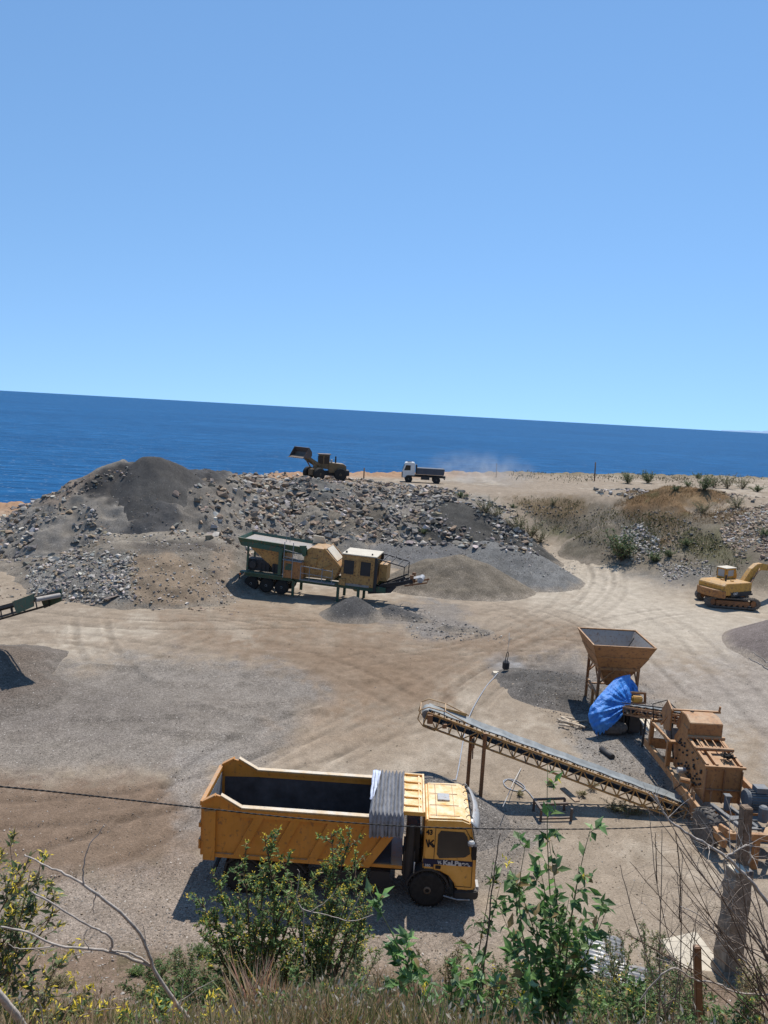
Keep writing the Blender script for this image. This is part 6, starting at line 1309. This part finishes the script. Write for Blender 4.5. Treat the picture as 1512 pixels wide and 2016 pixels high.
# bare branches
def branch_thing(name, label, lines, Y, rpx, m, base_ext=True, seed=0, cat='branch', twigs=0):
    r = random.Random(seed); P0 = atY(*lines[0][0][:2], Y); b = MB()
    for li, (ln, r0_, r1_) in enumerate([(l[:-2], l[-2], l[-1]) for l in lines]):
        pts = [atY(x, y, Y+.25*math.sin((x+y)*.006)+li*.0) for x, y in ln]
        pts = smooth([p for p in pts], 2); n = len(pts)
        rr_ = [(r0_+(r1_-r0_)*i/(n-1))*Y/FPX*1.05 for i in range(n)]
        b.tube([p-P0+V(r.uniform(-1, 1), 0, r.uniform(-1, 1))*.004 for p in pts], rr_, 6)
        for k in range(twigs):
            i = r.randint(n//4, n-2); p = pts[i]-P0; d = (pts[i+1]-pts[i]).normalized(); q = (d*.6+V(r.gauss(0, .5), r.gauss(0, .4), r.gauss(.2, .5))).normalized(); L_ = r.uniform(.06, .28)*Y/4
            tw = path(p, p+q*L_, 6, .1, r); rb = rr_[i]*.45; b.tube(tw, [rb*(1-.13*j) for j in range(6)], 4, False)
            if r.random() < .6: j = 3; q2 = (q+V(r.gauss(0, .6), r.gauss(0, .5), r.gauss(0, .6))).normalized(); b.tube(path(tw[j], tw[j]+q2*L_*.5, 4, .1, r), [rb*.5, rb*.4, rb*.3, rb*.2], 4, False)
    return tag(b.build(name, m, None, loc=P0, recalc=False), label, cat)
branch_thing('bare_branch', 'pale forked bare branch rising from the bottom edge, left of the bushes', [
    [(400, 2050), (380, 2014), (335, 1960), (300, 1905), (290, 1868), (262, 1815), (195, 1763), (165, 1742), (122, 1716), (103, 1712), (48, 1683), 5.2, 1.2],
    [(165, 1742), (163, 1705), (172, 1670), (205, 1625), 1.8, .6], [(298, 1903), (265, 1890), (220, 1873), (170, 1868), (105, 1863), (62, 1836), (0, 1825), 3.6, 1.5],
    [(218, 1872), (222, 1850), (205, 1835), (180, 1825), (120, 1788), (64, 1757), 2.8, 1.6], [(300, 1905), (272, 1882), (240, 1872), (215, 1872), 2.6, 2.0], [(105, 1863), (60, 1868), (28, 1868), (15, 1855), 1.2, .6],
    [(188, 1762), (184, 1780), (184, 1800), 1.6, .5], [(178, 1870), (163, 1850), (170, 1830), (182, 1826), 1.0, .8], [(180, 1872), (145, 1882), (134, 1896), 1.1, .5], [(353, 1980), (362, 1935), (358, 1925), 1.3, .6], [(350, 1975), (378, 1955), (420, 1930), 1.3, .6], [(290, 1870), (284, 1840), (281, 1818), 1.2, .5]], 3.6, 1, M['bark_pale'], seed=5)
branch_thing('bare_branch', 'thick pale bare branch in the bottom left corner', [[(-30, 1925), (0, 1960), (25, 1990), (60, 2040), 6.5, 7.5], [(85, 2030), (80, 1980), (73, 1938), 2.2, .8]], 3.2, 1, M['bark_pale'], seed=6)
branch_thing('bare_branch', 'thin bare twig bent over the bottom left slope', [[(140, 2025), (160, 2000), (190, 1990), (230, 1985), 1.6, .8]], 3.6, 1, M['bark_grey'], seed=8)
branch_thing('dead_shrub_limb', 'long pale dead limb crossing in front of the crusher wheel and pillar', [
    [(1560, 1850), (1512, 1778), (1482, 1739), (1463, 1719), (1431, 1686), (1399, 1667), (1353, 1640), (1314, 1614), (1302, 1590), (1285, 1560), 5.0, 1.2], [(1431, 1685), (1450, 1675), (1470, 1662), 2.0, 1.6], [(1400, 1668), (1382, 1671), 1.6, .4], [(1474, 1700), (1480, 1688), (1475, 1677), 1.8, 1.2],
    [(1425, 1690), (1428, 1720), (1422, 1745), 1.8, 1.2]], 4.2, 1, M['bark_pale'], seed=9, twigs=7)
rb = random.Random(77)
def spray(name, label, ox, oy, n, Y, dx, dy, seed, m, r0_=2.6, tw=9):
    r = random.Random(seed); lines = []
    for k in range(n):
        x0, y0 = ox+r.uniform(-40, 40), oy+r.uniform(-20, 40); x1, y1 = x0+r.uniform(*dx), y0+r.uniform(*dy); mx, my = (x0+x1)/2+r.uniform(-30, 30), (y0+y1)/2+r.uniform(-40, 15)
        lines.append([(x0, y0), (mx, my), (x1, y1), r0_*r.uniform(.6, 1.1), .5])
    return branch_thing(name, label, lines, Y, 1, m, seed=seed, twigs=tw, cat='dead shrub')
spray('dead_shrub', 'tangle of bare grey-brown stems in front of the concrete pillar', 1540, 1900, 13, 4.6, (-260, -60), (-330, -60), 101, M['bark_grey'], 2.2, 10)
spray('dead_shrub', 'bare brown stems fanning up left from the bottom right corner', 1530, 2020, 12, 4.0, (-330, -40), (-420, -120), 102, M['bark_brown'], 2.0, 9)
spray('dead_shrub', 'fine upright bare stems between the tall plant and the pillar', 1330, 2000, 9, 5.5, (-120, 60), (-420, -150), 103, M['bark_grey'], 1.5, 9)
branch_thing('bare_branch', 'pale bare branch across the bottom right, joining two forks below the rust-brown post', [[(1540, 1965), (1512, 1958), (1440, 1955), (1410, 1932), (1376, 1933), (1350, 1918), (1325, 1900), (1290, 1930), (1258, 1972), 2.0, 1.6], [(1325, 1900), (1320, 1893), 1.5, 1], [(1480, 1905), (1420, 1850), (1378, 1800), (1340, 1785), 1.8, .8]], 4.0, 1, M['bark_pale'], seed=10, twigs=4)
branch_thing('bare_branch', 'thin pale dead twigs poking out of the middle bushes over the truck shadow', [[(600, 1900), (597, 1830), (600, 1795), (590, 1788), (612, 1795), (650, 1802), (690, 1817), (735, 1801), 1.3, .7], [(595, 1790), (583, 1770), (588, 1740), (590, 1715), (586, 1712), 1.2, .6], [(612, 1795), (650, 1770), (662, 1750), 1.0, .5], [(680, 1818), (700, 1780), (712, 1755), 1.0, .5]], 7.0, 1, M['bark_pale'], seed=12)
branch_thing('dead_stalk', 'thin upright dry stem standing beside the truck front bumper', [[(985, 1640), (975, 1700), (965, 1790), (952, 1900), (945, 2030), .8, 2.0]], 4.4, 1, M['bark_brown'], seed=13, cat='stem', twigs=4)
branch_thing('dead_stalk', 'thin brown upright stem above the corrugated sheets', [[(1330, 1640), (1338, 1700), (1340, 1760), (1338, 1815), .8, 1.6], [(1290, 1640), (1292, 1700), (1294, 1740), .6, 1.2]], 5.0, 1, M['bark_brown'], seed=14, cat='stem', twigs=2)
# right-edge twig over the far gravel heap
branch_thing('bare_branch', 'short pale twig poking in over the gravel heap at the right edge', [[(1545, 1335), (1512, 1318), (1492, 1305), (1474, 1296), 1.8, .8], [(1512, 1306), (1495, 1292), (1480, 1282), 1.2, .5]], 4.5, 1, M['bark_pale'], seed=15)
# dry palm blades
def blades(name, label, cat, lst, m_cols, Y, cnt, ln, wd, seed, kind=None):
    r = random.Random(seed); P, D, Ls, Ws, Cs = [], [], [], [], []; o = Vector(base(lst[0][0], Y))
    for (px, py) in lst:
        b0 = atY(px, py, Y); g = gz_(b0.x, b0.y); 
        for k in range(cnt):
            P.append((b0.x-o.x+r.gauss(0, .06), b0.y-o.y+r.gauss(0, .06), b0.z-o.z)); a = r.uniform(0, 6.28); sp = r.uniform(.05, .9); D.append((math.cos(a)*sp, math.sin(a)*sp, 1)); Ls.append(ln*r.uniform(.5, 1.15)); Ws.append(wd*r.uniform(.7, 1.2)); c = r.choice(m_cols); Cs.append([v*r.uniform(.8, 1.2) for v in c])
    ob = leaves(name, P, D, np.array(Ls), np.array(Ws), np.array(Cs), M['grassm']); ob.location = o; return tag(ob, label, cat, None, kind)
TANS = [(.34, .22, .11), (.42, .30, .17), (.26, .16, .08)]; GRN = [(.10, .12, .06), (.14, .15, .09), (.18, .17, .11)]
blades('dry_palm', 'clump of stiff tan dead palm blades in the middle of the bottom edge', 'palm', [(470, 2030), (500, 2010), (520, 2040), (545, 2020)], [(.48, .34, .19), (.55, .42, .26), (.36, .24, .13)], 6.0, 60, .62, .018, 3)
blades('dwarf_palm', 'grey-green spiky dwarf palm blades right of the tan dead palm', 'palm', [(600, 2020), (640, 2030), (560, 2035), (680, 2010)], GRN, 6.2, 60, .55, .018, 4)
blades('dwarf_palm', 'thin dry palm blades beside the leaning green stem', 'palm', [(740, 1990), (770, 2000), (800, 1985)], TANS+GRN, 6.4, 40, .45, .014, 5)
# grass on the slope
def grass(name, label, n, ybox, dens, ln, wd, cols, seed, head=.0):
    r = np.random.default_rng(seed); y = r.uniform(ybox[0], ybox[1], n*4); x = r.uniform(-.75, .75, n*4)*(y+.6)
    h, _ = all_h(x, y); px, py = projN(np.c_[x, y, h]); cl = fbm(x, y, 1.1, 3, seed); k = (dens(px, py, x, y)*(.42+1.5*cl) > r.uniform(0, 1, x.size)); x, y, h = x[k][:n], y[k][:n], h[k][:n]; n = len(x)
    D = np.c_[r.normal(0, .33, n), r.normal(0, .33, n), np.ones(n)]; L_ = ln*r.uniform(.4, 1.2, n); ci = r.integers(0, len(cols), n); cc = np.array(cols)[ci]*r.uniform(.7, 1.3, (n, 1)); W_ = wd*r.uniform(.6, 1.4, n)
    P = np.c_[x, y, h-.02]
    if head:
        s = r.random(n) < head; Dn = D/np.linalg.norm(D, axis=1)[:, None]; HPs = P[s]+Dn[s]*L_[s][:, None]*.9; m_ = s.sum(); P = np.r_[P, HPs]; D = np.r_[D, D[s]+r.normal(0, .3, (m_, 3))]; L_ = np.r_[L_, np.full(m_, .035)*r.uniform(.6, 1.3, m_)]; W_ = np.r_[W_, np.full(m_, .014)]; cc = np.r_[cc, np.array([(.38, .28, .18), (.5, .45, .36), (.30, .18, .10)])[r.integers(0, 3, m_)]]
    o = leaves(name, P, D, L_, W_, cc, M['grassm']); return tag(o, label, None, None, 'stuff')
dmid = lambda px, py, x, y: np.clip((px-250)/350, .15, 1)
grass('dry_grass', 'dry tan grass with seed heads covering the near slope', 56000, (2.6, 8.5), dmid, .26, .0075, [(.42, .31, .17), (.48, .37, .21), (.30, .24, .10), (.20, .20, .07), (.14, .17, .05), (.34, .21, .12)], 7, .25)
grass('weeds', 'low green and brown weeds on the slope', 16000, (4.6, 16.5), dmid, .14, .016, [(.14, .18, .055), (.20, .22, .08), (.36, .29, .15), (.10, .13, .04)], 8)
grass('slope_grass', 'sparse dry grass at the foot of the slope', 9000, (8.5, 18.5), lambda px, py, x, y: np.clip((px-120)/500, .15, .9), .22, .010, [(.36, .27, .15), (.42, .32, .19), (.18, .18, .07), (.24, .16, .10)], 9)
bankd = lambda poly: (lambda px, py, x, y: poly_mask(px, py, poly, 6, 16)*1.3)
def farfoliage(name, label, n, poly, xr, yr, ln, wd, cols, seed):
    r = np.random.default_rng(seed); x = r.uniform(*xr, n*6); y = r.uniform(*yr, n*6); h, _ = all_h(x, y); px, py = projN(np.c_[x, y, h]); cl = fbm(x, y, .35, 4, seed)
    k = poly_mask(px, py, poly, 8, 22)*(.5+1.4*cl) > r.uniform(0, 1, x.size); x, y, h = x[k][:n], y[k][:n], h[k][:n]; n = len(x)
    cc = np.array(cols)[r.integers(0, len(cols), n)]*r.uniform(.7, 1.3, (n, 1))
    return tag(leaves(name, np.c_[x, y, h-.02], np.c_[r.normal(0, .5, n), r.normal(0, .5, n), np.ones(n)], ln*r.uniform(.4, 1.2, n), wd*r.uniform(.6, 1.3, n), cc, M['grassm']), label, None, None, 'stuff')
farfoliage('dry_grass', 'dry brown grass over the mound beyond the excavator', 16000, [(1190, 1010), (1230, 960), (1320, 945), (1420, 960), (1480, 1010), (1450, 1050), (1250, 1030)], (18, 50), (74, 95), .28, .035, [(.22, .14, .07), (.28, .18, .09), (.15, .11, .05)], 51)
farfoliage('scrub', 'low olive scrub on the bank right of the ramp', 12000, [(990, 985), (1110, 985), (1230, 1010), (1330, 1020), (1480, 1090), (1460, 1130), (1280, 1110), (1200, 1090), (1060, 1035)], (12, 50), (66, 95), .35, .06, [(.08, .09, .03), (.11, .11, .045), (.14, .10, .05), (.05, .07, .025)], 52)
farfoliage('shore_scrub', 'thin scrub along the plateau edge at the right', 3000, [(1000, 934), (1512, 938), (1540, 948), (1000, 944)], (20, 90), (105, 162), .5, .12, [(.07, .08, .035), (.10, .09, .05)], 53)
# far shrubs: build three kinds once, copy the rest
def proto(seed, k, hh, ww, leaf, per, cols):
    r = random.Random(seed); tips = [V(r.gauss(0, ww*.42), r.gauss(0, ww*.42), hh*r.uniform(.45, 1.05)) for _ in range(k)]
    return shrub('far_shrub', 'x', 'shrub', (0, 0, 0), tips, leaf, leaf*.38, per, 10, hh*.4, .03, 0, cols=cols, seed=seed, start=.12)
FG = [(.05, .085, .03), (.07, .11, .04), (.10, .13, .06), (.04, .06, .025)]; FG2 = [(.12, .12, .06), (.15, .13, .08), (.08, .10, .045)]
protos = [proto(201, 16, 2.6, 1.8, .22, 12, FG), proto(202, 10, 2.0, 1.6, .20, 7, FG2), proto(203, 12, 1.4, 1.8, .20, 9, FG)]
farlist = [(1224, 1103, 0, 1.15, 'big green shrub at the foot of the bank beside the ramp'), (1237, 952, 0, .75, 'left of two round dark bushes on the upper bank'), (1276, 951, 0, .85, 'right of two round dark bushes on the upper bank'), (1375, 938, 2, .9, 'small dark bush on the shore line at the right'),
    (957, 1010, 1, .9, 'pale green shrub at the top left of the ramp'), (980, 1018, 1, .7, 'small shrub just right of the one topping the ramp'), (1020, 1045, 1, 1.0, 'scrubby shrub on the left edge of the ramp, upper'), (1045, 1060, 1, 1.1, 'scrubby shrub on the left edge of the ramp, middle'), (1062, 1068, 1, .8, 'scrubby shrub on the left edge of the ramp, lowest'),
    (1090, 995, 1, .5, 'tiny shrub where the ramp meets the brown bank'), (908, 980, 2, .6, 'low bush on top of the dark gravel heap'), (1290, 1105, 2, .8, 'green bush low on the bank near the white rubble'), (1316, 1095, 2, .6, 'small green bush beside the white rubble'), (1330, 965, 2, .5, 'low bush on the brown mound crest'),
    (1355, 958, 2, .8, 'green bush right of the mound crest'), (1385, 965, 0, .7, 'bush behind the mound, left of the sparse tall ones'), (1405, 960, 1, 1.1, 'sparse tall shrub behind the mound, left'), (1432, 962, 1, 1.3, 'sparse tall shrub behind the mound, middle'), (1462, 962, 1, 1.1, 'sparse tall shrub behind the mound, right'), (1490, 968, 2, .9, 'bush near the right edge behind the mound'),
    (1450, 1000, 1, .7, 'shrub on the right flank of the mound'), (1385, 1010, 1, .7, 'greyish shrub on the mound side'), (1350, 1075, 2, .6, 'olive bush above the excavator'), (1010, 1000, 2, .4, 'tiny bush at the head of the ramp'), (835, 1052, 2, .45, 'small yellow-green bush among boulders on the rubble bank'), (1505, 1055, 2, .6, 'bush at the right edge above the excavator boom')]
usedp = set()
for i, (px, py, k, s, lab) in enumerate(farlist):
    # march the pixel ray down to the surface
    ts = np.linspace(40, 150, 700); d = ray(px, py); X = d.x/d.y*ts; Z = CAMH+d.z/d.y*ts; h, _ = all_h(X, ts); hit = np.where(Z < h+.02)[0]; q = (X[hit[0]], ts[hit[0]], h[hit[0]]) if len(hit) else (X[-1], ts[-1], h[-1])
    src = protos[k]
    if k not in usedp: o = src; usedp.add(k)
    else:
        o = src.copy(); COL.objects.link(o)
        for ch in list(src.children): c = ch.copy(); COL.objects.link(c); c.parent = o
    o.location = (q[0], q[1], q[2]-.1); o.scale = (s*rnd.uniform(.85, 1.15), s*rnd.uniform(.85, 1.15), s); o.rotation_euler = (0, 0, rnd.uniform(0, 6.28)); o['label'] = lab; o['group'] = 'shrubs on the far banks'
# yard weeds
DRYW = [(.15, .14, .06), (.20, .17, .09), (.09, .11, .04), (.26, .20, .12)]
for i, (px, py, w_, h_, k, lab) in enumerate(((1215, 1598, 26, 26, 16, 'olive weed clump on the bare ground below the long conveyor'), (1245, 1605, 22, 18, 10, 'smaller weed clump right of the olive one'), (1166, 1552, 12, 10, 6, 'little green tuft under the long conveyor'), (1148, 1566, 14, 6, 6, 'dry flat tuft right of the steel trestle'), (1020, 1565, 10, 6, 5, 'tiny tuft by the hose loop'),
     (110, 1950, 26, 26, 12, 'brown tuft on the bare slope bottom left'), (270, 1925, 16, 18, 10, 'small dark rosette weed by the bare left branch'), (400, 1880, 24, 20, 10, 'low green tuft below the truck tail'))):
    c = at(px, py, 0); Y = c.y; r = random.Random(300+i)
    if py > 1850: 
        for _ in range(6): c = at(px, py, gz_(c.x, c.y))
        Y = c.y
    g = gz_(c.x, c.y); tips = [atY(px+r.gauss(0, w_*.6), py-r.uniform(.2, 1)*h_, Y+r.uniform(-.3, .3)) for _ in range(k)]
    shrub('yard_weed', lab, 'weed', (c.x, c.y, g), tips, .07, .02, 12, 8, .22, .006, 0, cols=DRYW if i not in (6, 7) else GL, seed=310+i, start=.1, group='weeds dotted over the yard')
# ------------------------------------------------------------------ dust raised by the lorry
def dust():
    m = bpy.data.materials.new('dust'); m.use_nodes = True; nt = m.node_tree; nt.nodes.clear(); out = N(nt, 'ShaderNodeOutputMaterial'); pv = N(nt, 'ShaderNodeVolumePrincipled')
    pv.inputs['Color'].default_value = (.92, .90, .87, 1); pv.inputs['Anisotropy'].default_value = .3
    tc = N(nt, 'ShaderNodeTexCoord').outputs['Object']; n = noise(nt, .42, 6, .7, tc)
    ln = N(nt, 'ShaderNodeVectorMath', operation='LENGTH'); mp = N(nt, 'ShaderNodeMapping'); mp.inputs['Scale'].default_value = (1/10, 1/7, 1/3.8); L(nt, tc, mp.inputs[0]); L(nt, mp.outputs[0], ln.inputs[0])
    fall = math_(nt, 'MAXIMUM', math_(nt, 'SUBTRACT', 1.0, ln.outputs['Value']), 0.0)
    dn = math_(nt, 'MULTIPLY', math_(nt, 'MULTIPLY', fall, ramp(nt, n, .42, .70)), .20); L(nt, dn, pv.inputs['Density']); L(nt, pv.outputs[0], out.inputs['Volume']); return m
c = atY(925, 925, 113); bm = bmesh.new(); bmesh.ops.create_icosphere(bm, subdivisions=3, radius=1); me = bpy.data.meshes.new('dust_cloud')
for v in bm.verts: v.co = V(v.co.x*10, v.co.y*7, v.co.z*3.8)
bm.to_mesh(me); bm.free(); me.materials.append(dust()); do = bpy.data.objects.new('dust_cloud', me); COL.objects.link(do); do.location = (c.x+1.5, c.y+1, 6.2); tag(do, 'pale dust cloud drifting behind the lorry', None, None, 'stuff')
print('script time', round(time.time()-T0, 1), len(bpy.data.objects))
